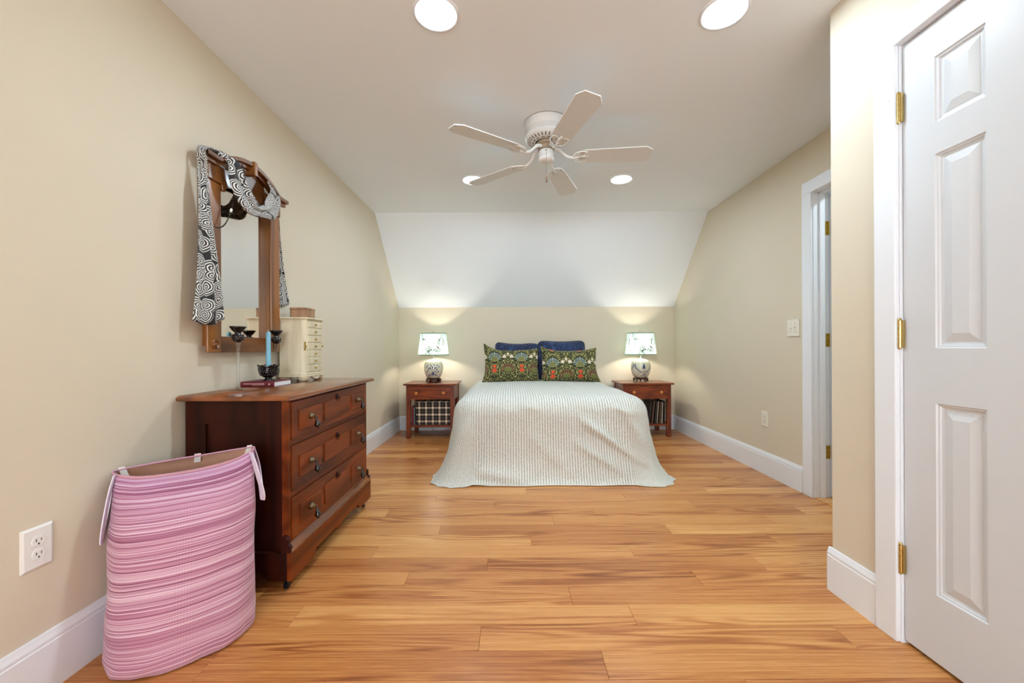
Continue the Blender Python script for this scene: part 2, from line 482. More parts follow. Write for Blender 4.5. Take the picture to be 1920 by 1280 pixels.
class MB:
    def __init__(self):
        self.v, self.f, self.uv = [], [], None

    def quadbox(self, p):                     # 8 corners: bottom ring then top ring
        b = len(self.v)
        self.v += [tuple(q) for q in p]
        for q in ((3, 2, 1, 0), (4, 5, 6, 7), (0, 1, 5, 4), (1, 2, 6, 5), (2, 3, 7, 6), (3, 0, 4, 7)):
            self.f.append(tuple(b + i for i in q))
        return self

    def box(self, x0, x1, y0, y1, z0, z1):
        return self.quadbox([(x0, y0, z0), (x1, y0, z0), (x1, y1, z0), (x0, y1, z0),
                             (x0, y0, z1), (x1, y0, z1), (x1, y1, z1), (x0, y1, z1)])

    def raw(self, verts, faces):
        b = len(self.v)
        self.v += [tuple(q) for q in verts]
        self.f += [tuple(b + i for i in q) for q in faces]
        return self

    def prism(self, poly, axis, a, b):
        """poly: 2D points; axis 0/1/2 extrude from a to b.  axis0: (y,z)  axis1: (x,z)  axis2: (x,y)"""
        def mk(p, t):
            return {0: (t, p[0], p[1]), 1: (p[0], t, p[1]), 2: (p[0], p[1], t)}[axis]
        n = len(poly)
        vs_ = [mk(p, a) for p in poly] + [mk(p, b) for p in poly]
        fs = [tuple(range(n))[::-1], tuple(range(n, 2 * n))]
        fs += [(i, (i + 1) % n, n + (i + 1) % n, n + i) for i in range(n)]
        return self.raw(vs_, fs)

    def lathe(self, prof, c=(0, 0, 0), seg=24, axis='Z', cap=True):
        """prof: (radius, height) list along axis from c"""
        b = len(self.v)
        for r, h in prof:
            for i in range(seg):
                a = 2 * PI * i / seg
                x, y = r * math.cos(a), r * math.sin(a)
                p = {'Z': (x, y, h), 'X': (h, x, y), 'Y': (x, h, y)}[axis]
                self.v.append((c[0] + p[0], c[1] + p[1], c[2] + p[2]))
        for j in range(len(prof) - 1):
            for i in range(seg):
                k = (i + 1) % seg
                self.f.append((b + j * seg + i, b + j * seg + k, b + (j + 1) * seg + k, b + (j + 1) * seg + i))
        if cap:
            self.f.append(tuple(b + i for i in range(seg))[::-1])
            self.f.append(tuple(b + (len(prof) - 1) * seg + i for i in range(seg)))
        return self

    def tube(self, pts, r, seg=8, cap=True):
        pts = [Vector(p) for p in pts]
        rad = r if hasattr(r, '__len__') else [r] * len(pts)
        b = len(self.v)
        up = None
        for i, p in enumerate(pts):
            t = (pts[min(i + 1, len(pts) - 1)] - pts[max(i - 1, 0)])
            if t.length < 1e-9:
                t = Vector((0, 0, 1))
            t.normalize()
            if up is None:
                up = Vector((0, 0, 1)) if abs(t.z) < 0.9 else Vector((1, 0, 0))
            s = t.cross(up)
            s.normalize()
            up = s.cross(t)
            up.normalize()
            for k in range(seg):
                a = 2 * PI * k / seg
                self.v.append(tuple(p + rad[i] * (math.cos(a) * s + math.sin(a) * up)))
        for j in range(len(pts) - 1):
            for k in range(seg):
                q = (k + 1) % seg
                self.f.append((b + j * seg + k, b + j * seg + q, b + (j + 1) * seg + q, b + (j + 1) * seg + k))
        if cap:
            self.f.append(tuple(b + k for k in range(seg))[::-1])
            self.f.append(tuple(b + (len(pts) - 1) * seg + k for k in range(seg)))
        return self

    def ball(self, c, r, seg=10, rings=6, sz=1.0):
        prof = []
        for j in range(rings + 1):
            a = -PI / 2 + PI * j / rings
            prof.append((max(1e-5, r * math.cos(a)), r * sz * math.sin(a)))
        return self.lathe(prof, c, seg, cap=False)

    def grid(self, fn, nu, nv, uvfn=None, close_u=False):
        b = len(self.v)
        if self.uv is None and uvfn:
            self.uv = {}
        mu = nu if close_u else nu + 1
        for j in range(nv + 1):
            for i in range(mu):
                self.v.append(tuple(fn(i / nu, j / nv)))
        for j in range(nv):
            for i in range(nu):
                k = (i + 1) % mu if close_u else i + 1
                q = (b + j * mu + i, b + j * mu + k, b + (j + 1) * mu + k, b + (j + 1) * mu + i)
                self.f.append(q)
                if uvfn:
                    self.uv[len(self.f) - 1] = [uvfn(i / nu, j / nv), uvfn((i + 1) / nu, j / nv),
                                                uvfn((i + 1) / nu, (j + 1) / nv), uvfn(i / nu, (j + 1) / nv)]
        return self

    def mesh(self, name, mat, off=(0, 0, 0), smooth=False):
        me = bpy.data.meshes.new(name)
        me.from_pydata([(x - off[0], y - off[1], z - off[2]) for x, y, z in self.v], [], self.f)
        if self.uv:
            lay = me.uv_layers.new(name='UVMap')
            for p in me.polygons:
                u = self.uv.get(p.index)
                if u:
                    for li, c in zip(p.loop_indices, u):
                        lay.data[li].uv = c
        bm = bmesh.new()
        bm.from_mesh(me)
        if not self.uv:
            bmesh.ops.recalc_face_normals(bm, faces=bm.faces)
        bm.to_mesh(me)
        bm.free()
        me.materials.append(M[mat] if isinstance(mat, str) else mat)
        if smooth:
            for p in me.polygons:
                p.use_smooth = True
            if smooth != 'all':
                me.set_sharp_from_angle(angle=math.radians(38))
        return me

    def build(self, name, mat, parent=None, smooth=False, bevel=0.0, origin=None, kind=None, label=None, local=False):
        """world coordinates; a child's mesh is stored relative to its thing's base"""
        if parent is not None:
            off = (0, 0, 0) if local else tuple(root_of(parent).location)
            o = bpy.data.objects.new(name, self.mesh(name, mat, off, smooth))
            COL.objects.link(o)
            o.parent = parent
        else:
            if origin is None:
                xs, ys, zs = zip(*self.v)
                origin = ((min(xs) + max(xs)) / 2, (min(ys) + max(ys)) / 2, min(zs))
            o = bpy.data.objects.new(name, self.mesh(name, mat, origin, smooth))
            COL.objects.link(o)
            o.location = origin
        if bevel:
            bv = o.modifiers.new('edge', 'BEVEL')
            bv.width = bevel
            bv.segments = 2
            bv.limit_method = 'ANGLE'
            bv.angle_limit = math.radians(35)
        if kind:
            o['kind'] = kind
        if label:
            o['label'] = label
        return o


def copy_tree(o, parent=None):
    c = o.copy()
    COL.objects.link(c)
    c.parent = parent
    for ch in list(o.children):
        copy_tree(ch, c)
    return c


def catmull(pts, n):
    """pts: list of Vectors; n samples per span"""
    out = []
    P = [Vector(p) for p in pts]
    for i in range(len(P) - 1):
        p0, p1, p2, p3 = P[max(i - 1, 0)], P[i], P[i + 1], P[min(i + 2, len(P) - 1)]
        for k in range(n):
            t = k / n
            out.append(0.5 * ((2 * p1) + (p2 - p0) * t + (2 * p0 - 5 * p1 + 4 * p2 - p3) * t * t
                              + (3 * p1 - p0 - 3 * p2 + p3) * t ** 3))
    out.append(P[-1])
    return out


def B(*a):
    return MB().box(*a)


# ================================================================ the setting
XL, XR, XC = -1.404, 2.062, 1.355        # left wall, right wall, closet wall
YB, YC, YR = 5.02, 1.68, -3.2            # back wall, closet corner, rear wall
ZC, ZK, YS = 2.44, 1.544, 4.14           # ceiling, knee wall top, start of the slope
T = 0.12

# floor slab and planks
fl = MB().box(XL - T, 3.4, YR - T, 0.752, -0.1, 0.0)
fl.box(XL - T, 3.4, 0.752, YB + T, -0.1, -0.0085)
floor = fl.build('floor', 'floor', kind='structure', origin=(0, 0, 0))
PW, PL = 0.1205, 1.295
joint = {-1: .719, 0: .302, 1: -.113, 2: .465, 3: .245, 4: -.467, 5: -.114, 6: .606, 7: .106, 8: -.405, 9: .25,
         10: .52, 11: -.109, 12: .78, 13: .11, 14: -.35, 15: .33, 16: .92, 17: .02, 18: -.5, 19: .6}
plank_mesh = {}


def plank(xa, xb, ya, yb):
    key = (round(xb - xa, 4), round(yb - ya, 4))
    cx, cy = (xa + xb) / 2, (ya + yb) / 2
    if key not in plank_mesh:
        hx, hy, gp, c = (xb - xa) / 2, (yb - ya) / 2, 0.0004, 0.0009
        mb = MB()
        rings = [(hx - gp, hy - gp, -0.008), (hx - gp, hy - gp, -0.0009), (hx - gp - c, hy - gp - c, 0.0)]
        vs_, fs = [], []
        for a, b_, z in rings:
            vs_ += [(-a, -b_, z), (a, -b_, z), (a, b_, z), (-a, b_, z)]
        for r in (0, 1):
            for i in range(4):
                k = (i + 1) % 4
                fs.append((r * 4 + i, r * 4 + k, r * 4 + 4 + k, r * 4 + 4 + i))
        fs.append((8, 9, 10, 11))
        mb.raw(vs_, fs)
        plank_mesh[key] = mb.mesh('plank', 'floor')
    o = bpy.data.objects.new('plank', plank_mesh[key])
    COL.objects.link(o)
    o.parent = floor
    o.location = (cx, cy, 0.0)


for k in range(-4, 32):
    ya = 1.2346 + PW * k
    yb = min(ya + PW, YB)
    if yb - ya < 0.01:
        continue
    right = 2.19 if 1.70 < yb else (1.38 if ya < 1.60 else 1.38)
    j = joint.get(k, random.uniform(-0.5, 0.8))
    x = j - PL * 3
    while x < right:
        a, b_ = max(x, XL), min(x + PL, right)
        if b_ - a > 0.02:
            plank(a, b_, ya, yb)
        x += PL

# ceiling: flat part and the slope under the roof, one continuous drywall surface
MB().prism([(YR - T, ZC), (YS, ZC), (YB, ZK), (YB + T, ZK), (YB + T, ZC + T), (YR - T, ZC + T)], 0,
           XL - T, 3.4).build('ceiling', 'ceiling', kind='structure', origin=(0, 0, ZC))
B(XL - T, XL, YR - T, YB + T, 0, ZC + 0.05).build('wall_left', 'wall', kind='structure')
B(XL, 3.4, YB, YB + T, 0, ZK).build('wall_back', 'wall', kind='structure')
WX0, WX1, WZ0, WZ1 = -0.95, 1.05, 0.60, 2.20       # wide unseen window added behind the viewpoint to let daylight in
w = MB().box(XL, WX0, YR - T, YR, 0, ZC).box(WX1, XC + T, YR - T, YR, 0, ZC)
w.box(WX0, WX1, YR - T, YR, 0, WZ0).box(WX0, WX1, YR - T, YR, WZ1, ZC)
w.build('wall_rear', 'wall', kind='structure')
wn = empty('added_window_1', ((WX0 + WX1) / 2, YR, WZ0))
wn['kind'] = 'structure'
for a, b_, c_, d_ in ((WX0 - 0.08, WX0, WZ0 - 0.08, WZ1 + 0.08), (WX1, WX1 + 0.08, WZ0 - 0.08, WZ1 + 0.08), (WX0, WX1, WZ1, WZ1 + 0.08), (WX0, WX1, WZ0 - 0.08, WZ0)):
    B(a, b_, YR, YR + 0.018, c_, d_).build('casing', 'trim', wn, bevel=0.003)
for xm in (WX0 + 0.02, (WX0 + WX1) / 2, WX1 - 0.02):
    B(xm - 0.02, xm + 0.02, YR - 0.07, YR - 0.03, WZ0, WZ1).build('sash_stile', 'trim', wn)
for zm in (WZ0 + 0.02, (WZ0 + WZ1) / 2, WZ1 - 0.02):
    B(WX0 + 0.04, WX1 - 0.04, YR - 0.07, YR - 0.03, zm - 0.02, zm + 0.02).build('sash_rail', 'trim', wn)
DY0, DY1, DZ = 1.905, 2.705, 2.075       # open doorway in the right wall
w = MB().box(XR, XR + T, DY1 + 0.018, YB, 0, ZC).box(XR, XR + T, DY0 - 0.018, DY1 + 0.018, DZ + 0.018, ZC)
w.box(XR, XR + T, YC, DY0 - 0.018, 0, ZC)
w.build('wall_right', 'wall', kind='structure')
CY0, CY1, CZ = 0.797, 1.382, 2.070       # closet door opening
w = MB().box(XC, XC + T, CY1 + 0.016, YC, 0, ZC).box(XC, XC + T, CY0 - 0.016, CY1 + 0.016, CZ + 0.016, ZC)
w.box(XC, XC + T, YR, CY0 - 0.016, 0, ZC).box(XC + T, 3.4, YC - T, YC, 0, ZC)
w.build('wall_closet', 'wall', kind='structure')
B(3.4, 3.4 + T, YC - T, YB + T, 0, ZC).build('wall_hall', 'wall', kind='structure')

# baseboards: flat board with a moulded cap
PROF = [(0, 0), (0.0135, 0), (0.0135, 0.146), (0.0105, 0.150), (0.0125, 0.153), (0.0125, 0.160), (0.008, 0.172),
        (0.006, 0.180), (0, 0.181)]
MB().prism([(XL + d, z) for d, z in PROF], 1, YR, YB).build('baseboard_left', 'trim', kind='structure')
MB().prism([(YB - d, z) for d, z in PROF], 0, XL + 0.0136, XR - 0.0136).build('baseboard_back', 'trim', kind='structure')
MB().prism([(XR - d, z) for d, z in PROF], 1, 2.802, YB).build('baseboard_right', 'trim', kind='structure')
bb = MB().prism([(XC - d, z) for d, z in PROF], 1, 1.468, YC + 0.0135)
bb.prism([(YC + d, z) for d, z in PROF], 0, XC, XR)
bb.build('baseboard_closet', 'trim', kind='structure')


# door casings and jambs
def casing(name, xf, face, y0, y1, ztop, wd, depth, xw, back):
    """xf: casing face x, face: wall x; opening y0..y1 up to ztop"""
    r = empty(name, (face, y0, 0))
    r['kind'] = 'structure'
    rv = 0.004
    for a, b_ in ((y0 - rv - wd, y0 - rv), (y1 + rv, y1 + rv + wd)):
        B(xf, face, a, b_, 0, ztop + rv).build('side_casing', 'trim', r, bevel=0.003)
    B(xf, face, y0 - rv - wd, y1 + rv + wd, ztop + rv, ztop + rv + wd).build('head_casing', 'trim', r, bevel=0.003)
    for a, b_ in ((y0 - 0.016, y0), (y1, y1 + 0.016)):
        B(face - 0.002, back, a, b_, 0, ztop).build('jamb', 'trim', r)
    B(face - 0.002, back, y0 - 0.016, y1 + 0.016, ztop, ztop + 0.016).build('head_jamb', 'trim', r)
    return r


t1 = casing('trim_1', 1.338, XC, CY0, CY1, CZ, 0.080, 0.02, 0, XC + T)
t2 = casing('trim_2', 2.045, XR, DY0, DY1, DZ, 0.085, 0.02, 0, XR + T)
st = MB().box(XR + 0.035, XR + 0.070, DY1 - 0.011, DY1, 0, DZ).box(XR + 0.035, XR + 0.070, DY0, DY0 + 0.011, 0, DZ)
st.box(XR + 0.035, XR + 0.070, DY0, DY1, DZ - 0.011, DZ)
st.build('door_stop', 'trim', t2, bevel=0.002)
B(XR + 0.004, XR + T, DY0, DY1, -0.006, 0.006).build('threshold', 'floor', t2, bevel=0.003)


# ---------------------------------------------------------------- doors
def hinge_knuckle(parent, x, y, z0, z1, mat, stop=False):
    h = MB()
    n = 5
    dz = (z1 - z0) / n
    for i in range(n):
        h.lathe([(0.0062, z0 + i * dz + 0.0004), (0.0062, z0 + (i + 1) * dz - 0.0004)], (x, y, 0), 16)
    h.lathe([(0.004, z1), (0.0062, z1 + 0.002), (0.005, z1 + 0.006), (0.002, z1 + 0.009)], (x, y, 0), 12)
    h.lathe([(0.002, z0 - 0.006), (0.005, z0 - 0.004), (0.0058, z0)], (x, y, 0), 12)
    h.box(x, x + 0.012, y - 0.010, y - 0.003, z0, z1)
    if stop:
        h.box(x - 0.010, x + 0.004, y + 0.004, y + 0.016, z1 - 0.018, z1 - 0.002)
        h.lathe([(0.004, -0.004), (0.006, 0.002), (0.006, 0.006)], (x - 0.008, y + 0.018, z1 - 0.010), 10, 'Y')
    return h.build('hinge', mat, parent, smooth=True, kind=None)


def panel_door(name, hinge_y, width, xface, z0, z1, ys, zs, sgn=-1):
    """leaf in a plane of constant x; stiles and rails with a raised panel in every opening"""
    d = empty(name, (xface, hinge_y, z0))
    d['kind'] = 'structure'
    th = 0.035
    ylo, yhi = min(hinge_y, hinge_y + sgn * width), max(hinge_y, hinge_y + sgn * width)
    rows = sorted(zs)
    cols = sorted(ys)
    lf = MB()
    edges = [ylo] + [v_ for c_ in cols for v_ in c_] + [yhi]
    for i in range(0, len(edges), 2):                                   # stiles and mullion, full height
        lf.box(xface, xface + th, edges[i], edges[i + 1], z0, z1)
    zed = [z0] + [v_ for r_ in rows for v_ in r_] + [z1]
    for c_ in cols:
        for i in range(0, len(zed), 2):
            lf.box(xface, xface + th, c_[0], c_[1], zed[i], zed[i + 1])
    lf.build('leaf', 'door', d)
    for c_ in cols:
        for r_ in rows:
            pm = MB()
            # moulded step, bevelled field and raised centre, as nested rings
            steps = [(0.0, 0.000), (0.003, 0.004), (0.008, 0.005), (0.010, 0.009), (0.016, 0.0105), (0.020, 0.0105),
                     (0.022, 0.0095), (0.044, 0.0035), (0.046, 0.003)]
            vs_, fs = [], []
            for ins, dep in steps:
                a0, a1, b0, b1 = c_[0] + ins, c_[1] - ins, r_[0] + ins, r_[1] - ins
                vs_ += [(xface + dep, a0, b0), (xface + dep, a1, b0), (xface + dep, a1, b1), (xface + dep, a0, b1)]
            for s_ in range(len(steps) - 1):
                for i in range(4):
                    k = (i + 1) % 4
                    fs.append((s_ * 4 + i, s_ * 4 + k, s_ * 4 + 4 + k, s_ * 4 + 4 + i))
            e = (len(steps) - 1) * 4
            fs.append((e, e + 1, e + 2, e + 3))
            n_ = len(vs_)
            vs_ += [(xface + th, c_[0], r_[0]), (xface + th, c_[1], r_[0]), (xface + th, c_[1], r_[1]), (xface + th, c_[0], r_[1])]
            fs.append((n_, n_ + 1, n_ + 2, n_ + 3))
            pm.raw(vs_, fs).build('panel', 'door', d)
    return d


cols = [(1.1388, 1.2765), (0.9008, 1.0388)]
rows = [(0.230, 0.845), (1.0217, 1.642), (1.742, 1.954)]
d1 = panel_door('door_1', 1.379, 0.579, 1.362, 0.014, 2.064, cols, rows)
for z0, z1, s_ in ((1.804, 1.902, True), (1.023, 1.118, False), (0.243, 0.340, False)):
    hinge_knuckle(d1, 1.3515, 1.3835, z0, z1, 'brass', s_)
B(XC + 0.05, XC + T, CY0, CY1, 0, CZ).build('door_stop', 'trim', d1)

# the open door of the doorway: swung out into the hall on its far hinges
d2 = empty('door_2', (2.172, DY1 - 0.004, 0.012))
d2['kind'] = 'structure'
lf = MB()
y1_ = DY1 - 0.004
lf.box(2.166, 2.93, y1_ - 0.035, y1_, 0.012, 2.065)
lf.build('leaf', 'door', d2, bevel=0.002)
for (a, b_) in ((2.28, 2.50), (2.60, 2.82)):
    for (c_, e_) in rows:
        for yy in (y1_ - 0.0355,):
            pm = MB()
            for i_, (ins, dep) in enumerate(((0.0, 0.0), (0.02, 0.004))):
                pm.box(a + ins, b_ - ins, yy - 0.004 - dep, yy - dep, c_ + ins, e_ - ins)
            pm.build('panel', 'door', d2, bevel=0.002)
for z0, z1 in ((1.786, 1.880), (1.027, 1.118), (0.268, 0.358)):
    h = MB().box(2.140, 2.166, DY1 - 0.0025, DY1 + 0.001, z0, z1)
    h.lathe([(0.006, z0), (0.006, z1)], (2.169, DY1 - 0.001, 0), 10)
    ho = h.build('hinge', 'brass_old', d2, bevel=0.0006)
    sc = MB()
    for q in (0.15, 0.5, 0.85):
        for xx in (2.147, 2.158):
            sc.lathe([(0.0026, 0), (0.0022, -0.0008)], (xx, DY1 - 0.0025, z0 + (z1 - z0) * q), 8, 'Y')
    sc.build('screws', 'screw', ho, kind='stuff')


# ---------------------------------------------------------------- recessed ceiling lights
def can(x, y, label, z=ZC):
    r = empty('recessed_light', (x, y, z))
    tag(r, label, 'ceiling light', 'recessed ceiling lights')
    MB().lathe([(0.098, z), (0.0975, z - 0.004), (0.093, z - 0.006), (0.080, z - 0.004), (0.077, z)], (x, y, 0), 40,
               cap=False).build('trim_ring', 'trim', r, smooth='all')
    MB().lathe([(0.0765, z - 0.0015), (0.06, z - 0.003), (0.0005, z - 0.0035)], (x, y, 0), 40, cap=False).build(
        'lens', 'can_glow', r, smooth='all')
    return r


can(-0.307, 1.680, 'round recessed light at top of picture, left of the fan')
can(0.907, 1.678, 'round recessed light at top of picture, right of the fan')
can(-0.307, 3.346, 'lit round recessed light half hidden behind a fan blade tip')
can(0.937, 3.343, 'round recessed light in ceiling beyond the fan, fully in view')
can(2.62, 2.20, 'added recessed light, unseen in the hall beyond the open doorway')  # lamp added out of view to brighten the doorway jamb


# ================================================================ bed
bed = empty('bed', (0.32, 4.0, 0))
tag(bed, 'wide bed under a sage and cream striped bedspread reaching the floor', 'bed')
BX0, BX1, BY0, BY1, BZ = -0.465, 1.105, 3.085, 4.985, 0.645
B(BX0 + 0.07, BX1 - 0.07, BY0 + 0.08, BY1 - 0.02, 0.33, BZ - 0.05).build('mattress', 'mattress', bed, bevel=0.04)
B(BX0 + 0.08, BX1 - 0.08, BY0 + 0.09, BY1 - 0.02, 0.0, 0.33).build('bed_base', 'mattress', bed, bevel=0.01)


def rrect(t, x0, x1, y0, y1, r):
    """point, outward normal and length on a rounded rectangle; t in 0..1 from the middle of the head side"""
    w_, h_ = x1 - x0 - 2 * r, y1 - y0 - 2 * r
    q = PI * r / 2
    segs = [('l', w_ / 2), ('c', q), ('l', h_), ('c', q), ('l', w_), ('c', q), ('l', h_), ('c', q), ('l', w_ / 2)]
    tot = sum(s_[1] for s_ in segs)
    d = (t % 1.0) * tot
    px, py, a = (x0 + x1) / 2, y1, PI / 2            # walk towards -x along the head side; outward normal angle a
    for kind, ln in segs:
        if d <= ln + 1e-9:
            if kind == 'l':
                return px - math.sin(a) * d, py + math.cos(a) * d, a
            th = d / r
            cx, cy = px - math.cos(a) * r, py - math.sin(a) * r
            return cx + math.cos(a + th) * r, cy + math.sin(a + th) * r, a + th
        if kind == 'l':
            px, py = px - math.sin(a) * ln, py + math.cos(a) * ln
        else:
            cx, cy = px - math.cos(a) * r, py - math.sin(a) * r
            a += PI / 2
            px, py = cx + math.cos(a) * r, cy + math.sin(a) * r
        d -= ln
    return px, py, a


ROLL = 0.15
NT, NJ = 300, 70
TOPF, ROLLF = 0.40, 0.60                  # shares of the radial parameter


def ridge(x, z, ax, az, bx, bz, wd):
    dx, dz = bx - ax, bz - az
    t = max(0, min(1, ((x - ax) * dx + (z - az) * dz) / (dx * dx + dz * dz)))
    d2 = (x - ax - dx * t) ** 2 + (z - az - dz * t) ** 2
    return math.exp(-d2 / (wd * wd)) * math.sin(PI * min(1, max(0.0, t * 0.96 + 0.02)))


RIDGES = [(0.50, 0.52, 1.02, 0.10, 0.032, 0.028), (0.62, 0.40, 1.04, 0.07, 0.026, -0.020), (0.72, 0.60, 0.98, 0.50, 0.018, 0.014),
          (-0.30, 0.10, 0.20, 0.02, 0.04, 0.016), (0.08, 0.60, 0.26, 0.53, 0.020, 0.010), (0.45, 0.33, 0.92, 0.04, 0.03, 0.018),
          (-0.32, 0.5, -0.42, 0.10, 0.03, 0.022), (-0.20, 0.45, -0.30, 0.06, 0.03, -0.012), (0.1, 0.4, 0.5, 0.05, 0.05, 0.010),
          (0.86, 0.58, 1.06, 0.2, 0.03, 0.016)]


def spread(t, s):
    x, y, a = rrect(t, BX0, BX1, BY0, BY1, 0.17)
    nx, ny = math.cos(a), math.sin(a)
    front = max(0.0, -ny)
    wall = max(0.0, ny)                                             # head side: tucked, no flare
    cx, cy = (BX0 + BX1) / 2, min(max(y, BY0 + 0.75), BY1 - 0.75)
    if s <= TOPF:
        k = s / TOPF
        ex, ey = x - nx * ROLL, y - ny * ROLL
        px, py = cx + (ex - cx) * k, cy + (ey - cy) * k
        pz = BZ + 0.010 * math.cos(k * PI / 2)
        pz += 0.008 * noise.noise((px * 3.0, py * 3.0, 0.3)) * (1 - 0.2 * k)
        return Vector((px, py, pz))
    if s <= ROLLF:
        th = (s - TOPF) / (ROLLF - TOPF) * PI / 2
        off = -ROLL + ROLL * math.sin(th)
        pz = BZ - ROLL + ROLL * math.cos(th)
        dn = 0.008 * noise.noise((x * 3.0, y * 3.0, 0.3)) * math.cos(th)
        px, py = x + nx * off, y + ny * off
        ft = math.sin(th) ** 2
        drop = 0.0
    else:
        drop = (s - ROLLF) / (1 - ROLLF)
        off, ft, dn = 0.0, 1.0, 0.0
        pz = (BZ - ROLL) * (1 - drop)
        px, py = x, y
    side = 1 - front if ny < 0.3 else 1.0
    corner = 4 * abs(nx) * front                                     # bulge at the two foot corners
    flare = (0.108 * front + 0.108 * abs(nx)) * (0.42 * drop + 0.58 * drop ** 4) + 0.022 * corner * (0.5 * drop + 0.5 * drop ** 3)
    if drop > 0.93:
        flare += 0.012 * (drop - 0.93) / 0.07
    flare *= (1 - 0.95 * wall)
    # soft hanging folds
    ln = x * abs(ny) + y * abs(nx) + 0.6 * a
    fold = 0.55 * math.sin(ln * 11 + 1.3) + 0.35 * math.sin(ln * 23 + 0.4 + 2 * drop) + 0.5 * noise.noise((ln * 4, drop * 2, 1.7))
    amp = (0.007 + 0.011 * abs(nx) + 0.004 * corner) * drop
    dsp = amp * fold * (1 - wall)
    for ax, az, bx, bz, wd, am in RIDGES:
        dsp += 2.1 * am * ridge(px, pz, ax, az, bx, bz, wd) * front * ft
    dsp += (0.007 * noise.noise((px * 7, py * 7, pz * 9)) + 0.004 * noise.noise((px * 19 + pz * 8, py * 19, pz * 15))) * ft
    px += nx * (flare + dsp)
    py += ny * (flare + dsp)
    pz += dn
    lift = 0.018 * max(0, noise.noise((ln * 2.2, 4.1, 0))) * max(0, (drop - 0.8) / 0.2)
    pz = max(pz + lift, 0.004)
    py = min(py, 5.0)
    return Vector((px, py, pz))


def spread_uv(t, s):
    x, y, a = rrect(t, BX0, BX1, BY0, BY1, 0.17)
    nx, ny = math.cos(a), math.sin(a)
    cx, cy = (BX0 + BX1) / 2, min(max(y, BY0 + 0.75), BY1 - 0.75)
    if s <= TOPF:
        k = s / TOPF
        return (cx + (x - nx * ROLL - cx) * k + 3, cy + (y - ny * ROLL - cy) * k)
    if s <= ROLLF:
        d = -ROLL + (s - TOPF) / (ROLLF - TOPF) * ROLL * PI / 2
    else:
        d = ROLL * (PI / 2 - 1) + (s - ROLLF) / (1 - ROLLF) * (BZ - ROLL)
    return (x + nx * d + 3, y + ny * d)


mb = MB().grid(spread, NT, NJ, spread_uv, close_u=True)
sp = mb.build('bedspread', 'bedspread', bed, smooth='all')
# a turned hem lying on the floor
hem = MB()
hp = [spread(i / 240, 1.0) for i in range(28, 213)]
hem.tube([(p.x, p.y, p.z + 0.003) for p in hp], 0.0042, 6)
hem.build('hem', 'bedspread', sp, smooth='all')


# ---------------------------------------------------------------- pillows
def pillow(name, c, w_, h_, th, lean, mat, label, group, corner=None, rz=0.0, piping=None, sag=0.05, roll=0.0, rnd_c=0.0):
    """c: middle of the bottom edge; local x across, z up; leaning back about x"""
    corner = corner or {}
    R = Matrix.Translation(c) @ Matrix.Rotation(rz, 4, 'Z') @ Matrix.Rotation(-lean, 4, 'X') @ Matrix.Rotation(roll, 4, 'Y')

    def edge(u, v):
        pinch = 0.055
        x = w_ / 2 * u * (1 - pinch * (1 - v * v) * abs(u) ** 2)
        z = h_ / 2 * (1 + v)
        z -= sag * max(0, v) ** 3 * (1 - u * u) * 1.0
        z += 0.012 * max(0, -v) ** 3 * (1 - u * u)
        cr = (abs(u) * abs(v)) ** 7
        x -= math.copysign(w_ / 2 * rnd_c * cr, u)
        z -= math.copysign(h_ / 2 * rnd_c * cr, v)
        for (cu, cv), (dx, dz) in corner.items():
            wgt = max(0, 1 - abs(u - cu) / 0.55) ** 1.5 * max(0, 1 - abs(v - cv) / 0.7) ** 1.5
            x += dx * wgt
            z += dz * wgt
        return x, z

    def surf(sign):
        def fn(a, b_):
            u, v = -1 + 2 * a, -1 + 2 * b_
            x, z = edge(u, v)
            tk = th / 2 * ((1 - abs(u) ** 3.2) * (1 - abs(v) ** 3.0)) ** 0.55
            tk *= 1 + 0.16 * noise.noise((u * 1.7 + c[0] * 3, v * 1.7, sign * 2.0)) + 0.05 * noise.noise((u * 6, v * 6, c[0]))
            tk *= 1 + 0.25 * (-v)
            return R @ Vector((x, sign * tk, z))
        return fn

    def uvf(a, b_):
        return (w_ * (a - 0.5), h_ * b_)
    mb = MB()
    mb.grid(surf(-1), 36, 26, uvf)
    mb.grid(lambda a, b_: surf(1)(1 - a, b_), 36, 26, lambda a, b_: uvf(1 - a, b_))
    r = empty(name, c)
    tag(r, label, 'pillow', group)
    body = mb.build('cushion', mat, r, smooth='all')
    if piping:
        pts = []
        n = 30
        for i in range(n):
            pts.append(edge(-1 + 2 * i / n, -1))
        for i in range(n):
            pts.append(edge(1, -1 + 2 * i / n))
        for i in range(n):
            pts.append(edge(1 - 2 * i / n, 1))
        for i in range(n + 1):
            pts.append(edge(-1, 1 - 2 * i / n))
        MB().tube([R @ Vector((x, 0, z)) for x, z in pts], 0.006, 6).build('piping', piping, body, smooth='all')
    return r


pillow('bed_pillow', (0.095, 4.775, BZ - 0.008), 0.56, 0.48, 0.17, 0.20, 'velvet',
       'navy velvet pillow behind the left floral cushion, overlapped by its neighbour', 'navy velvet pillows', sag=0.035,
       rnd_c=0.10, piping='velvet_piping', corner={(-1, 1): (0.0, 0.004), (1, 1): (0.0, -0.03)}, rz=0.05)
pillow('bed_pillow', (0.612, 4.735, BZ - 0.008), 0.575, 0.492, 0.17, 0.18, 'velvet',
       'navy velvet pillow standing behind the right floral cushion', 'navy velvet pillows', sag=0.022,
       rnd_c=0.10, piping='velvet_piping', rz=-0.03)
pillow('floral_cushion', (0.012, 4.50, BZ - 0.004), 0.635, 0.405, 0.17, 0.30, 'floral_a',
       'left floral tapestry cushion with a pointed upper corner sticking up', 'floral tapestry cushions', sag=0.03,
       corner={(-1, 1): (-0.005, 0.060), (1, 1): (0.0, 0.0), (-1, -1): (-0.02, 0.0)}, rz=0.02)
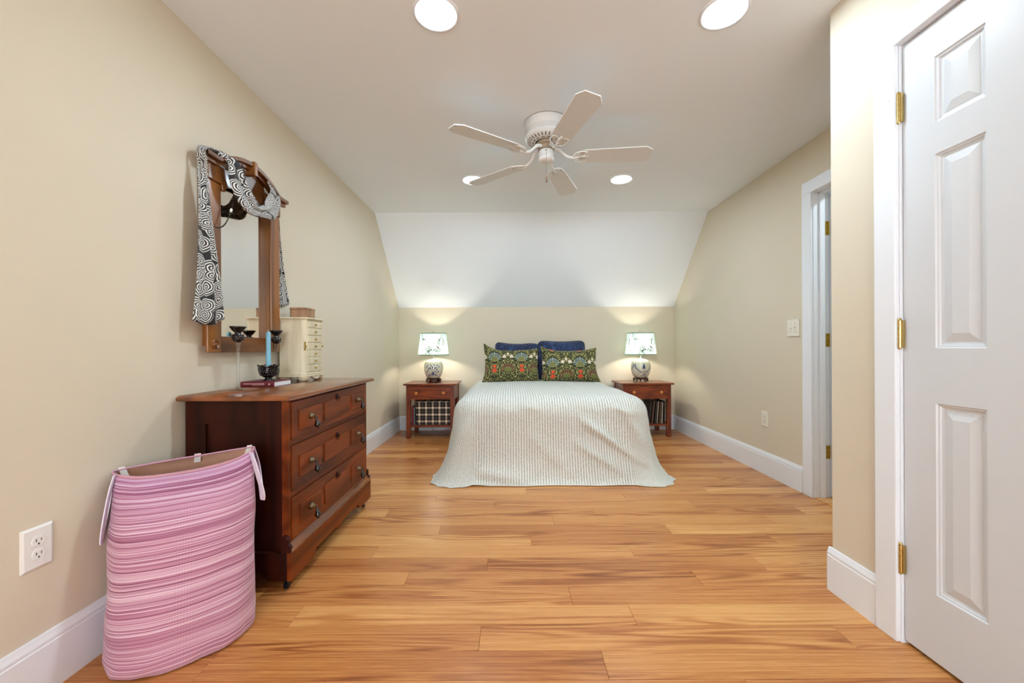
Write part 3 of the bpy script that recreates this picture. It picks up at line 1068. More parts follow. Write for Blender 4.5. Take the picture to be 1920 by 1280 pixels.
pillow('floral_cushion', (0.668, 4.50, BZ - 0.004), 0.645, 0.395, 0.17, 0.28, 'floral_b',
       'right floral tapestry cushion leaning on the navy pillow', 'floral tapestry cushions', sag=0.03,
       corner={(1, 1): (0.0, 0.010), (-1, 1): (0.0, 0.03), (1, -1): (0.03, 0.0)}, rz=-0.02)


# ================================================================ nightstands
def nightstand(x0, x1, yf, yb, zt, label):
    cx = (x0 + x1) / 2
    r = empty('nightstand', (cx, (yf + yb) / 2, 0))
    tag(r, label, 'nightstand', 'matching red oak nightstands')
    B(x0, x1, yf, yb, zt - 0.020, zt).build('top', 'oak_red', r, bevel=0.006)
    lx0, lx1, ly0, ly1 = x0 + 0.030, x1 - 0.030, yf + 0.024, yb - 0.012
    LW = 0.046
    for a in (lx0, lx1 - LW):
        for b_ in (ly0, ly1 - LW):
            B(a, a + LW, b_, b_ + LW, 0, zt - 0.020).build('leg', 'oak_red_v', r, bevel=0.002)
    zd0, zd1 = zt - 0.182, zt - 0.030
    B(lx0 + LW, lx1 - LW, ly0 + 0.004, ly0 + 0.022, zd1, zt - 0.020).build('upper_rail', 'oak_red', r)
    for a in (lx0 + 0.008, lx1 - 0.022):
        B(a, a + 0.014, ly0 + LW, ly1 - LW, zd0 - 0.01, zt - 0.020).build('side_apron', 'oak_red', r)
    B(lx0 + LW, lx1 - LW, ly1 - 0.02, ly1 - 0.008, zd0 - 0.01, zt - 0.020).build('back_apron', 'oak_red', r)
    dr = B(lx0 + LW - 0.002, lx1 - LW + 0.002, ly0 - 0.004, ly1 - 0.06, zd0, zd1).build('drawer', 'oak_red', r, bevel=0.003)
    for a in (lx0 + 0.12, lx1 - 0.12):
        MB().lathe([(0.007, ly0 - 0.003), (0.0065, ly0 - 0.012), (0.013, ly0 - 0.017), (0.0185, ly0 - 0.024),
                    (0.0175, ly0 - 0.031), (0.010, ly0 - 0.036), (0.001, ly0 - 0.037)],
                   (a, 0, (zd0 + zd1) / 2), 18, 'Y').build('knob', 'knob_oak', dr, smooth='all')
    B(lx0 + 0.01, lx1 - 0.01, ly0 + 0.012, ly1 - 0.012, 0.128, 0.150).build('shelf', 'oak_red', r, bevel=0.003)
    B(lx0 + LW, lx1 - LW, ly1 - 0.03, ly1 - 0.012, 0.150, 0.19).build('back_rail', 'oak_red', r)
    return r


NL = nightstand(-1.222, -0.613, 4.520, 4.990, 0.628, 'red oak nightstand left of the bed with a tartan box inside')
NR = nightstand(1.262, 1.871, 4.545, 4.990, 0.622, 'red oak nightstand right of the bed with magazines on its shelf')

# things on the left nightstand's shelf
tb = empty('storage_box', (-0.86, 4.74, 0.150))
tag(tb, 'black and cream tartan fabric box on the left nightstand shelf', 'box')
MB().prism([(-1.080, 0.152), (-0.700, 0.152), (-0.690, 0.412), (-1.095, 0.412)], 1, 4.570, 4.86).build('box_body', 'tartan', tb, bevel=0.004)
B(-1.100, -0.686, 4.562, 4.868, 0.400, 0.420).build('lid', 'tartan', tb, bevel=0.003)


def upright_book(name, x, wd, y0, y1, z0, h, mat, label, cat, group, tilt=0.0, pages='pages'):
    r = empty(name, (x, (y0 + y1) / 2, z0))
    r.rotation_euler = (0, tilt, 0)
    tag(r, label, cat, group)
    MB().box(x - wd / 2, x + wd / 2, y0, y0 + 0.004, z0, z0 + h).box(x - wd / 2, x - wd / 2 + 0.002, y0, y1, z0, z0 + h).box(
        x + wd / 2 - 0.002, x + wd / 2, y0, y1, z0, z0 + h).build('cover', mat, r)
    B(x - wd / 2 + 0.002, x + wd / 2 - 0.002, y0 + 0.004, y1 - 0.003, z0 + 0.003, z0 + h - 0.003).build('page_block', pages, r)
    return r


upright_book('book', -1.130, 0.016, 4.585, 4.80, 0.150, 0.215, 'mag_d', 'red backed book beside the tartan box, against the leg',
             'book', 'books beside the tartan box')
upright_book('book', -1.112, 0.014, 4.590, 4.80, 0.150, 0.200, 'mag_e', 'thin grey book between red book and tartan box',
             'book', 'books beside the tartan box')
upright_book('book', -1.132, 0.020, 4.812, 4.935, 0.150, 0.265, 'mag_a', 'tall dark book at the back beside tartan box',
             'book', 'books beside the tartan box', pages='mag_b')

# magazines standing on the right nightstand's shelf
mg = [(1.775, .018, .262, 'mag_a', 0.02, 'dark magazine nearest the right leg of the right nightstand'),
      (1.750, .014, .250, 'mag_b', 0.03, 'pale magazine next to the dark one on right shelf'),
      (1.725, .018, .255, 'mag_c', 0.05, 'brown magazine in the middle of the right shelf'),
      (1.695, .012, .262, 'mag_b', 0.07, 'bright thin magazine leaning on the right shelf'),
      (1.668, .020, .252, 'mag_a', 0.09, 'charcoal magazine leaning beside the bright thin one'),
      (1.635, .018, .262, 'mag_c', 0.11, 'brown magazine leaning furthest towards the bed'),
      (1.600, .022, .258, 'mag_a', 0.12, 'black magazine partly hidden by the bedspread edge')]
for x, wd, h, mt, tl, lb in mg:
    upright_book('magazine', x, wd, 4.60 + 0.02 * random.random(), 4.84, 0.151, h * 0.98, mt, lb, 'magazine',
                 'magazines on the right nightstand shelf', tl)

# ================================================================ table lamps
JAR = [(0.070, 0.0), (0.082, 0.012), (0.098, 0.045), (0.109, 0.085), (0.1125, 0.115), (0.111, 0.145), (0.103, 0.175),
       (0.088, 0.198), (0.066, 0.212), (0.044, 0.219), (0.020, 0.222)]


def prof_r(prof, z):
    for (r0, z0), (r1, z1) in zip(prof, prof[1:]):
        if z0 <= z <= z1:
            return r0 + (r1 - r0) * (z - z0) / max(1e-9, z1 - z0)
    return prof[-1][0]


def leaf_poly(cx, cy, ln, wd, ang, n=6):
    pts = []
    for i in range(n + 1):
        t = i / n
        pts.append((ln * (t - 0.5), wd * 0.5 * math.sin(PI * t) ** 0.8))
    for i in range(1, n):
        t = 1 - i / n
        pts.append((ln * (t - 0.5), -wd * 0.5 * math.sin(PI * t) ** 0.8))
    ca, sa = math.cos(ang), math.sin(ang)
    return [(cx + x * ca - y * sa, cy + x * sa + y * ca) for x, y in pts]


def stroke_poly(pts, wd):
    L_, R_ = [], []
    for i, p in enumerate(pts):
        q0, q1 = pts[max(i - 1, 0)], pts[min(i + 1, len(pts) - 1)]
        dx, dy = q1[0] - q0[0], q1[1] - q0[1]
        l = math.hypot(dx, dy) or 1
        w_ = wd * (0.5 if 0 < i < len(pts) - 1 else 0.25)
        L_.append((p[0] - dy / l * w_, p[1] + dx / l * w_))
        R_.append((p[0] + dy / l * w_, p[1] - dx / l * w_))
    return L_ + R_[::-1]


def wrap(polys, prof, c, zbase, off, repeats=1, turn=0.0):
    """lay flat motifs (arc length, height) round a turned body; thin raised print"""
    mb = MB()
    for k in range(repeats):
        a0 = -PI / 2 + turn + 2 * PI * k / repeats
        for poly in polys:
            vs_ = []
            for s_, z in poly:
                r = prof_r(prof, z) + off
                rm = prof_r(prof, max(0.0, min(z, 10))) + off
                th = a0 + s_ / max(0.03, rm)
                vs_.append((c[0] + r * math.cos(th), c[1] + r * math.sin(th), zbase + z))
            mb.raw(vs_, [tuple(range(len(vs_)))])
    return mb


SH_R0, SH_R1, SH_H = 0.182, 0.153, 0.250
SHADE = [(SH_R0, 0.0), (0.172, 0.07), (0.164, 0.14), (0.157, 0.20), (SH_R1, SH_H)]


def shade_print():
    leaves, birds = [], []
    twigs = [[(-0.085, 0.01), (-0.055, 0.03), (-0.03, 0.045), (0.0, 0.055), (0.03, 0.058), (0.06, 0.05)],
             [(-0.02, 0.0), (-0.035, 0.03), (-0.055, 0.055), (-0.075, 0.07)],
             [(-0.03, 0.03), (-0.018, 0.06), (-0.022, 0.085), (-0.034, 0.10)],
             [(0.13, 0.25), (0.115, 0.215), (0.10, 0.18), (0.088, 0.15), (0.08, 0.12)],
             [(0.12, 0.20), (0.135, 0.17), (0.142, 0.14), (0.138, 0.115)],
             [(0.10, 0.18), (0.08, 0.165), (0.068, 0.145)],
             [(-0.145, 0.25), (-0.135, 0.21), (-0.128, 0.17), (-0.12, 0.13)],
             [(-0.13, 0.18), (-0.105, 0.175), (-0.085, 0.182)],
             [(0.05, 0.05), (0.075, 0.045), (0.1, 0.055)]]
    rnd = random.Random(3)
    for tw in twigs:
        leaves.append(stroke_poly(tw, 0.0022))
        for (a, b_) in zip(tw, tw[1:]):
            for q in (0.15, 0.45, 0.75):
                x, y = a[0] + (b_[0] - a[0]) * q, a[1] + (b_[1] - a[1]) * q
                an = math.atan2(b_[1] - a[1], b_[0] - a[0]) + rnd.choice((-1, 1)) * rnd.uniform(0.5, 1.1)
                ln = rnd.uniform(0.014, 0.024)
                px, py = x + math.cos(an) * ln * 0.55, y + math.sin(an) * ln * 0.55
                if 0.006 < py < SH_H - 0.008:
                    leaves.append(leaf_poly(px, py, ln, ln * rnd.uniform(0.32, 0.5), an, 4))
    # bird: body, head, tail
    birds.append(leaf_poly(0.072, 0.082, 0.042, 0.019, -0.7))
    birds.append(leaf_poly(0.059, 0.098, 0.016, 0.014, 0.0))
    birds.append(leaf_poly(0.096, 0.064, 0.034, 0.007, -0.65))
    birds.append(leaf_poly(0.050, 0.0985, 0.008, 0.003, 0.0))
    return leaves, birds


def jar_motif(kind):
    ps = []
    if kind == 0:                              # flowering plant growing from a tuft
        for a in (-1.15, -0.75, -0.35, 0.0, 0.35, 0.75, 1.15):
            pts = [(0.0 + math.sin(a) * t * 0.075 * (0.6 + t * 0.4), 0.035 + math.cos(a) * t * 0.075 + 0.01 * t) for t in (0, .25, .5, .75, 1)]
            ps.append(stroke_poly(pts, 0.007))
            ps.append(leaf_poly(pts[-1][0], pts[-1][1] + 0.004, 0.024, 0.013, PI / 2 - a))
        for x in (-0.045, -0.03, -0.015, 0, 0.015, 0.03, 0.045):
            ps.append(leaf_poly(x, 0.036 + 0.010 * (abs(x) < .02), 0.026, 0.010, PI / 2 - x * 14))
        for x, z in ((-0.062, 0.142), (0.055, 0.148), (-0.02, 0.150), (0.018, 0.153), (0.078, 0.132), (-0.078, 0.128),
                     (0.0, 0.135), (-0.04, 0.118), (0.042, 0.122)):
            ps.append(leaf_poly(x, z, 0.022, 0.012, x * 12))
    else:                                      # cone-shaped tree between two garlands
        for i in range(5):
            z = 0.112 + i * 0.012
            ps.append(leaf_poly(0.0, z, 0.048 - i * 0.009, 0.015, 0.0))
        for a in (-1.0, -0.6, -0.25, 0.0, 0.25, 0.6, 1.0):
            pts = [(math.sin(a) * t * 0.085, 0.03 + math.cos(a) * t * 0.062) for t in (0, .35, .7, 1)]
            ps.append(stroke_poly(pts, 0.005))
        for sgn in (-1, 1):
            for i in range(12):
                t = i / 11
                x = sgn * (0.035 + 0.072 * math.sin(t * 1.7))
                z = 0.066 + t * 0.088
                ps.append(leaf_poly(x, z, 0.015, 0.010, t * 2 + sgn))
                if i % 2:
                    ps.append(leaf_poly(x - sgn * 0.014, z + 0.004, 0.011, 0.008, t))
        ps.append(leaf_poly(0, 0.024, 0.07, 0.012, 0))
    return ps


def table_lamp(x, y, z, label, kind, turn):
    r = empty('table_lamp', (x, y, z))
    tag(r, label, 'lamp', 'matching ginger jar table lamps')
    # carved stand: top plate and four curled feet
    zs = 0.052
    sd = MB().lathe([(0.076, z + zs - 0.022), (0.080, z + zs - 0.016), (0.080, z + zs - 0.006), (0.074, z + zs)], (x, y, 0), 28)
    sdo = sd.build('stand', 'rosewood', r, smooth=True)
    nf = 5 if kind else 6
    for i in range(nf):
        a = -PI / 2 + (0.35 if kind else 0.5) + 2 * PI * i / nf
        pts = [(x + math.cos(a) * q, y + math.sin(a) * q, z + h) for q, h in ((0.070, 0.040), (0.083, 0.030), (0.078, 0.014), (0.088, 0.008))]
        MB().tube(pts, [0.016, 0.013, 0.009, 0.008], 8).build('foot', 'rosewood', sdo, smooth='all')
    if not kind:
        MB().lathe([(0.074, z + 0.004), (0.076, z + 0.03)], (x, y, 0), 28, cap=False).build('stand_skirt', 'rosewood', sdo, smooth=True)
    zj = z + zs
    jar = MB().lathe([(rr, zj + h) for rr, h in JAR], (x, y, 0), 48).build('jar', 'porcelain', r, smooth='all')
    wrap(jar_motif(kind), JAR, (x, y), zj, 0.0007, 3, turn).build('painted_motif', 'cobalt', jar, kind='stuff')
    zn = zj + 0.222
    MB().lathe([(0.020, zn - 0.004), (0.022, zn), (0.011, zn + 0.008), (0.007, zn + 0.016), (0.007, zn + 0.045), (0.013, zn + 0.050),
                (0.015, zn + 0.085), (0.010, zn + 0.09)], (x, y, 0), 20).build('neck', 'steel', r, smooth=True)
    z0 = z + 0.326
    harp = [(x + sx * (0.05 * math.sin(PI * t) + 0.008), y, zn + 0.05 + t * (z0 + SH_H - zn - 0.05)) for sx in (-1,) for t in [i / 10 for i in range(11)]]
    hb = MB().tube(harp, 0.002, 6)
    hb.tube([(2 * x - p[0], p[1], p[2]) for p in harp], 0.002, 6)
    for a in (0.4, 0.4 + 2 * PI / 3, 0.4 + 4 * PI / 3):
        hb.tube([(x, y, z0 + SH_H - 0.004), (x + math.cos(a) * SH_R1, y + math.sin(a) * SH_R1, z0 + SH_H - 0.008)], 0.0017, 6)
    hb.build('harp', 'steel', r, smooth='all', kind='stuff')
    MB().lathe([(0.012, z0 + SH_H - 0.002), (0.012, z0 + SH_H + 0.010), (0.006, z0 + SH_H + 0.013), (0.012, z0 + SH_H + 0.022),
                (0.009, z0 + SH_H + 0.031), (0.001, z0 + SH_H + 0.034)], (x, y, 0), 16).build('finial', 'steel', r, smooth='all')
    sh = MB().lathe([(rr, z0 + h) for rr, h in SHADE], (x, y, 0), 64, cap=False).build('shade', 'shade', r, smooth='all')
    for rr, zz in ((SH_R0, z0), (SH_R1, z0 + SH_H)):
        MB().lathe([(rr - 0.002, zz - 0.004), (rr + 0.0022, zz - 0.004), (rr + 0.0022, zz + 0.004), (rr - 0.002, zz + 0.004),
                    (rr - 0.002, zz - 0.004)], (x, y, 0), 64, cap=False).build('binding', 'shade_trim', sh, smooth=True)
    for i in range(6):
        sm = stroke_poly([(0, 0.002), (0, 0.06), (0, 0.13), (0, 0.2), (0, SH_H - 0.002)], 0.0026)
        wrap([sm], SHADE, (x, y), z0, 0.0006, 1, turn - 0.12 + 2 * PI * i / 6).build('seam', 'shade_seam', sh)
    lv, bd = shade_print()
    wrap(lv, SHADE, (x, y), z0, 0.0009, 3, turn).build('leaf_print', 'print_leaf', sh, kind='stuff')
    wrap(bd, SHADE, (x, y), z0, 0.0010, 3, turn).build('bird_print', 'print_bird', sh, kind='stuff')
    MB().ball((x, y, z0 + 0.095), 0.028, 16, 10).build('bulb', 'bulb', r, smooth='all')
    return r


table_lamp(-0.917, 4.750, 0.628, 'lit ginger jar lamp with flowering plant motif, left of the bed', 0, 0.08)
table_lamp(1.552, 4.750, 0.622, 'lit ginger jar lamp with cone tree motif, right of the bed', 1, 0.02)
# lamp cord hanging behind the left nightstand
pts = catmull([(-1.02, 4.985, 0.60), (-1.03, 4.99, 0.3), (-0.98, 4.93, 0.06), (-0.90, 4.86, 0.012), (-0.80, 4.90, 0.02), (-0.72, 4.97, 0.008)], 8)
tag(MB().tube(pts, 0.003, 6).build('lamp_cord', 'cord', smooth='all'), 'thin brown lamp cord trailing under the left nightstand', 'cord')


# ================================================================ ceiling fan
FX, FY = 0.231, 2.51
fan = empty('ceiling_fan', (FX, FY, 2.20))
tag(fan, 'white five-blade hugger ceiling fan with slotted motor housing and pull chain', 'ceiling fan')
hs = MB().lathe([(0.137, ZC), (0.1375, 2.425), (0.137, 2.392), (0.133, 2.388), (0.1325, 2.352), (0.134, 2.349), (0.130, 2.338),
                 (0.112, 2.326), (0.085, 2.318), (0.070, 2.316), (0.066, 2.322)], (FX, FY, 0), 64, cap=False)
housing = hs.build('motor_housing', 'fan_white', fan, smooth=True)
MB().lathe([(0.1385, ZC - 0.0005), (0.1385, ZC - 0.003)], (FX, FY, 0), 64, cap=False).build('rim', 'fan_dark', housing)
sl = MB()
for row in range(3):                                     # fine pierced band
    n = 84
    for i in range(n):
        a = 2 * PI * (i + 0.5 * (row % 2)) / n
        zc_ = 2.380 - row * 0.010
        r0 = 0.1331
        da = 0.011
        pts = []
        for s_, z in ((-1, 0), (0, -0.0042), (1, 0), (0, 0.0042)):
            pts.append((FX + r0 * math.cos(a + s_ * da), FY + r0 * math.sin(a + s_ * da), zc_ + z))
        sl.raw(pts, [(0, 1, 2, 3)])
sl.build('pierced_band', 'fan_dark', housing, kind='stuff')
sl = MB()
for i in range(30):                                      # radial slots under the motor
    a = 2 * PI * i / 30
    for (ra, rb, da) in ((0.096, 0.119, 0.032),):
        pts = []
        for rr, s_ in ((ra, -1), (rb, -1), (rb, 1), (ra, 1)):
            zz = prof_r(sorted([(0, 0)]), 0) if False else (2.3222 + (rr - 0.096) * 0.36 - 0.0014)
            pts.append((FX + rr * math.cos(a + s_ * da * 0.11 / rr), FY + rr * math.sin(a + s_ * da * 0.11 / rr), zz - 0.0005))
        sl.raw(pts, [(0, 1, 2, 3)])
for i in range(15):
    a0, a1 = 2 * PI * (i + 0.18) / 15, 2 * PI * (i + 0.82) / 15
    pts = [(FX + rr * math.cos(q), FY + rr * math.sin(q), 2.3168 + (rr - 0.08) * 0.2) for rr, q in ((0.080, a0), (0.086, a0), (0.086, a1), (0.080, a1))]
    sl.raw(pts, [(0, 1, 2, 3)])
sl.build('vent_slots', 'fan_dark', housing, kind='stuff')
MB().lathe([(0.060, 2.325), (0.060, 2.300), (0.052, 2.292), (0.050, 2.268), (0.02, 2.266)], (FX, FY, 0), 32).build('rotor_hub', 'fan_motor', fan, smooth=True)
sw = MB().lathe([(0.040, 2.270), (0.046, 2.266), (0.047, 2.262), (0.047, 2.222), (0.0485, 2.219), (0.0485, 2.213), (0.042, 2.203),
                 (0.026, 2.196), (0.001, 2.195)], (FX, FY, 0), 40).build('switch_cup', 'fan_white', fan, smooth=True)
MB().lathe([(0.0035, -0.001), (0.0035, 0.002)], (FX - 0.004, FY - 0.048, 2.252), 10, 'Y').build('screw', 'screw', sw)
cx, cy = FX - 0.003, FY - 0.0505
pc = MB()
for i in range(64):
    pc.ball((cx, cy, 2.240 - i * 0.0024), 0.0013, 6, 4)
chain = pc.build('pull_chain', 'chain', fan, smooth='all', kind='stuff')
MB().lathe([(0.001, 2.088), (0.0035, 2.084), (0.0045, 2.080), (0.003, 2.075), (0.0062, 2.066), (0.0066, 2.058), (0.004, 2.050), (0.001, 2.048)],
           (cx, cy, 0), 14).build('fob', 'wood_fob', fan, smooth='all')
ZBL = 2.230


def blade_parts():
    L0, L1, W0, W1 = 0.205, 0.650, 0.058, 0.0715
    ol = [(L0, -W0 * .45), (L0 + 0.012, -W0 * .8), (L0 + 0.035, -W0), (0.606, -W1), (L1, -W1 * 0.58), (L1, W1 * 0.58), (0.606, W1),
          (L0 + 0.035, W0), (L0 + 0.012, W0 * .8), (L0, W0 * .45)]
    bl = MB().prism(ol, 2, -0.003, 0.003)
    # iron: S-curved arm from the hub and a forked plate under the blade root
    ir = MB()
    arm = catmull([(0.045, 0, 0.055), (0.075, 0, 0.050), (0.105, 0, 0.022), (0.13, 0, 0.0), (0.165, 0, -0.010), (0.20, 0, -0.009)], 5)
    ir.tube(arm, [0.011] * 8 + [0.0085] * (len(arm) - 8), 8)
    for s_ in (-1, 1):                                  # closed scrolls each side of the spine, and a small plate
        ir.tube(catmull([(0.160, 0, -0.009), (0.172, s_ * 0.024, -0.008), (0.192, s_ * 0.044, -0.007), (0.222, s_ * 0.051, -0.006), (0.248, s_ * 0.040, -0.005),
                         (0.250, s_ * 0.022, -0.005), (0.232, s_ * 0.012, -0.005), (0.205, s_ * 0.008, -0.006), (0.180, 0, -0.008)], 5), 0.0042, 6)
        ir.tube(catmull([(0.196, s_ * 0.010, -0.007), (0.204, s_ * 0.026, -0.006), (0.220, s_ * 0.034, -0.006), (0.234, s_ * 0.026, -0.005)], 5), 0.0034, 6)
    ir.prism([(0.168, -0.008), (0.200, -0.016), (0.238, -0.014), (0.264, 0.0), (0.238, 0.014), (0.200, 0.016), (0.168, 0.008)], 2, -0.009, -0.004)
    ir.tube([(0.19, 0, -0.008), (0.262, 0, -0.005)], 0.005, 6)
    for p in ((0.248, 0.044), (0.248, -0.044), (0.262, 0)):
        ir.ball((p[0], p[1], -0.005), 0.0065, 8, 5, 0.6)
    return bl, ir


bl, ir = blade_parts()
bl_me = bl.mesh('blade', 'fan_blade')
ir_me = ir.mesh('blade_iron', 'fan_white', smooth='all')
for k in range(5):
    a = math.radians(212.7 + 72 * k)
    b_ = bpy.data.objects.new('blade', bl_me)
    COL.objects.link(b_)
    b_.parent = fan
    b_.location = (0, 0, ZBL - 2.20)
    b_.rotation_euler = (math.radians(-10), 0, a)
    i_ = bpy.data.objects.new('blade_iron', ir_me)
    COL.objects.link(i_)
    i_.parent = b_
    bv = b_.modifiers.new('edge', 'BEVEL')
    bv.width = 0.0015
    bv.segments = 2


# ================================================================ wall plates
def outlet(wall, y, z, label, mat, w_=0.080, h_=0.124):
    """wall: 'L' or 'R'"""
    x0 = XL if wall == 'L' else XR
    s_ = 1 if wall == 'L' else -1
    r = empty('electrical_outlet', (x0, y, z - h_ / 2))
    tag(r, label, 'outlet')
    pl = MB()
    ring = [(0.0, w_ / 2, h_ / 2), (0.003, w_ / 2, h_ / 2), (0.0065, w_ / 2 - 0.006, h_ / 2 - 0.006)]
    vs_, fs = [], []
    for d, a, b_ in ring:
        vs_ += [(x0 + s_ * d, y - a, z - b_), (x0 + s_ * d, y + a, z - b_), (x0 + s_ * d, y + a, z + b_), (x0 + s_ * d, y - a, z + b_)]
    for q in (0, 1):
        for i in range(4):
            k = (i + 1) % 4
            fs.append((q * 4 + i, q * 4 + k, q * 4 + 4 + k, q * 4 + 4 + i))
    fs.append((8, 9, 10, 11))
    fs.append((3, 2, 1, 0))
    pl.raw(vs_, fs).build('plate', mat, r)
    for dz in (0.0195, -0.0195):
        zc_ = z + dz
        # rounded receptacle face with flats at top and bottom
        poly = []
        for i in range(28):
            a = 2 * PI * i / 28
            poly.append((y + 0.0172 * math.cos(a), zc_ + max(-0.0140, min(0.0140, 0.0172 * math.sin(a)))))
        rc = MB().prism(poly, 0, x0 + s_ * 0.005, x0 + s_ * 0.0085).build('receptacle', mat, r, bevel=0.0006)
        sl_ = MB()
        xs_ = sorted((x0 + s_ * 0.0082, x0 + s_ * 0.0088))
        for dy, hh in ((-0.0063, 0.0042), (0.0063, 0.0036)):
            sl_.box(xs_[0], xs_[1], y + dy - 0.0010, y + dy + 0.0010, zc_ + 0.003 - hh, zc_ + 0.003 + hh)
        sl_.lathe([(0.0024, xs_[0]), (0.0024, xs_[1])], (0, y, zc_ - 0.0078), 12, 'X')
        sl_.build('slots', 'slot', rc, kind='stuff')
    MB().lathe([(0.003, x0 + s_ * 0.006), (0.0026, x0 + s_ * 0.0078)], (0, y, z), 12, 'X').build('screw', mat, r)
    return r


outlet('L', 1.177, 0.446, 'white duplex outlet low on the left wall beside laundry basket', 'plastic')
outlet('R', 3.231, 0.444, 'ivory duplex outlet low on the right wall', 'plastic_ivory')
sx0, sy0, sz0 = XR, 2.897, 1.165
r = empty('light_switch', (sx0, sy0, sz0 - 0.062))
tag(r, 'ivory double light switch plate beside the open doorway', 'light switch')
B(sx0 - 0.0065, sx0, sy0 - 0.0625, sy0 + 0.0625, sz0 - 0.062, sz0 + 0.062).build('plate', 'plastic_ivory', r, bevel=0.004)
for dy in (-0.023, 0.023):
    tg = MB().box(sx0 - 0.0078, sx0 - 0.006, sy0 + dy - 0.0055, sy0 + dy + 0.0055, sz0 - 0.0125, sz0 + 0.0125)
    tgo = tg.build('toggle_slot', 'plastic', r)
    up = 1 if dy < 0 else -1
    MB().prism([(sx0 - 0.007, sz0 - 0.005), (sx0 - 0.007, sz0 + 0.005), (sx0 - 0.017, sz0 + 0.004 + up * 0.008), (sx0 - 0.017, sz0 - 0.002 + up * 0.008)],
               1, sy0 + dy - 0.004, sy0 + dy + 0.004).build('toggle', 'plastic_ivory', tgo, bevel=0.001)
    for dz in (0.03, -0.03):
        MB().lathe([(0.003, sx0 - 0.006), (0.0026, sx0 - 0.0076)], (0, sy0 + dy, sz0 + dz), 10, 'X').build('screw', 'screw', r)

# ================================================================ dresser
DX0, DXF, DA, DB, DT = -1.388, -0.948, 1.700, 2.615, 0.836      # back, front, near end, far end, top
dresser = empty('dresser', (-1.16, 2.157, 0))
tag(dresser, 'dark walnut three-drawer dresser with black teardrop pulls on casters', 'dresser')
tp = MB()
prof = [(0.0, -0.024), (0.028, -0.024), (0.034, -0.020), (0.036, -0.013), (0.034, -0.006), (0.028, -0.003), (0.026, 0.0)]
vs_, fs = [], []
for ins, dz in [(0.010, -0.026), (0.000, -0.022), (-0.002, -0.014), (0.001, -0.006), (0.006, -0.003), (0.009, -0.0022), (0.012, 0.0)]:
    a0, a1, b0, b1 = DX0 + max(0, ins) * 0.2, -0.916 - ins, 1.652 + ins, 2.668 - ins
    vs_ += [(a0, b0, DT + dz), (a1, b0, DT + dz), (a1, b1, DT + dz), (a0, b1, DT + dz)]
for q in range(6):
    for i in range(4):
        k = (i + 1) % 4
        fs.append((q * 4 + i, q * 4 + k, q * 4 + 4 + k, q * 4 + 4 + i))
fs += [(24, 25, 26, 27), (3, 2, 1, 0)]
tp.raw(vs_, fs).build('top', 'dresser_top', dresser, smooth=True)
ZB = 0.075
for (ya, yb, out) in ((DA, DA + 0.024, -1), (DB - 0.024, DB, 1)):                 # panelled ends
    yo, yi = (ya, yb) if out < 0 else (yb, ya)
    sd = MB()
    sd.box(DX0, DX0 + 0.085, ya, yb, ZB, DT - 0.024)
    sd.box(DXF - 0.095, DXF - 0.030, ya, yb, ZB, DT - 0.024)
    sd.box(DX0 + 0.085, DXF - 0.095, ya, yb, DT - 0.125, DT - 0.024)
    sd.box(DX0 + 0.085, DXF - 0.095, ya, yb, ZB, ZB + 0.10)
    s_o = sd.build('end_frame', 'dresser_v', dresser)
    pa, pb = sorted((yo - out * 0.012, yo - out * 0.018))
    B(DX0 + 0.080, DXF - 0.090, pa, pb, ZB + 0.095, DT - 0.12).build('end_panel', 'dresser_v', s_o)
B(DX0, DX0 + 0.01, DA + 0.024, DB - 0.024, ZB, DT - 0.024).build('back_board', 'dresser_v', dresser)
DRZ = [(0.634, 0.802), (0.411, 0.611), (0.206, 0.388)]
fr = MB()
for a, b_ in ((DA + 0.0, DA + 0.018), (DB - 0.018, DB)):
    fr.box(DXF - 0.03, DXF, a, b_, ZB, DT - 0.024)
zr = [(0.802, DT - 0.024), (0.611, 0.634), (0.388, 0.411), (0.170, 0.206)]
for a, b_ in zr:
    fr.box(DXF - 0.30, DXF - 0.001, DA + 0.018, DB - 0.018, a, b_)
fr.build('front_frame', 'dresser', dresser, bevel=0.001)


def tear_pull(parent, y, z, x):
    rs = MB().lathe([(0.0145, x), (0.0155, x + 0.002), (0.0150, x + 0.006), (0.0115, x + 0.012), (0.009, x + 0.016), (0.009, x + 0.019), (0.004, x + 0.022),
                     (0.001, x + 0.0225)], (0, y, z), 18, 'X')
    rs.tube([(x + 0.020, y, z), (x + 0.026, y, z + 0.003), (x + 0.030, y, z - 0.002), (x + 0.028, y, z - 0.008)], 0.0026, 6)
    rs.build('pull_rosette', 'pull_brass', parent, smooth='all', label='dull metal pull rosette')
    dx, dz = 0.30, -1.0                                           # the drop hangs a little forward
    pr_ = [(0.003, 0.006), (0.0058, 0.009), (0.0050, 0.014), (0.0056, 0.020), (0.0095, 0.028), (0.0135, 0.037), (0.0140, 0.043), (0.0100, 0.050),
           (0.0048, 0.054), (0.0050, 0.058), (0.001, 0.061)]
    dm = MB().lathe([(r_, -h) for r_, h in pr_], (0, 0, 0), 14)
    Rm = Matrix.Translation((x + 0.027, y, z - 0.001)) @ Matrix.Rotation(-0.16, 4, 'Y')
    dm.v = [tuple(Rm @ Vector(q)) for q in dm.v]
    dm.build('pull_drop', 'pull_black', parent, smooth='all', label='black turned teardrop')


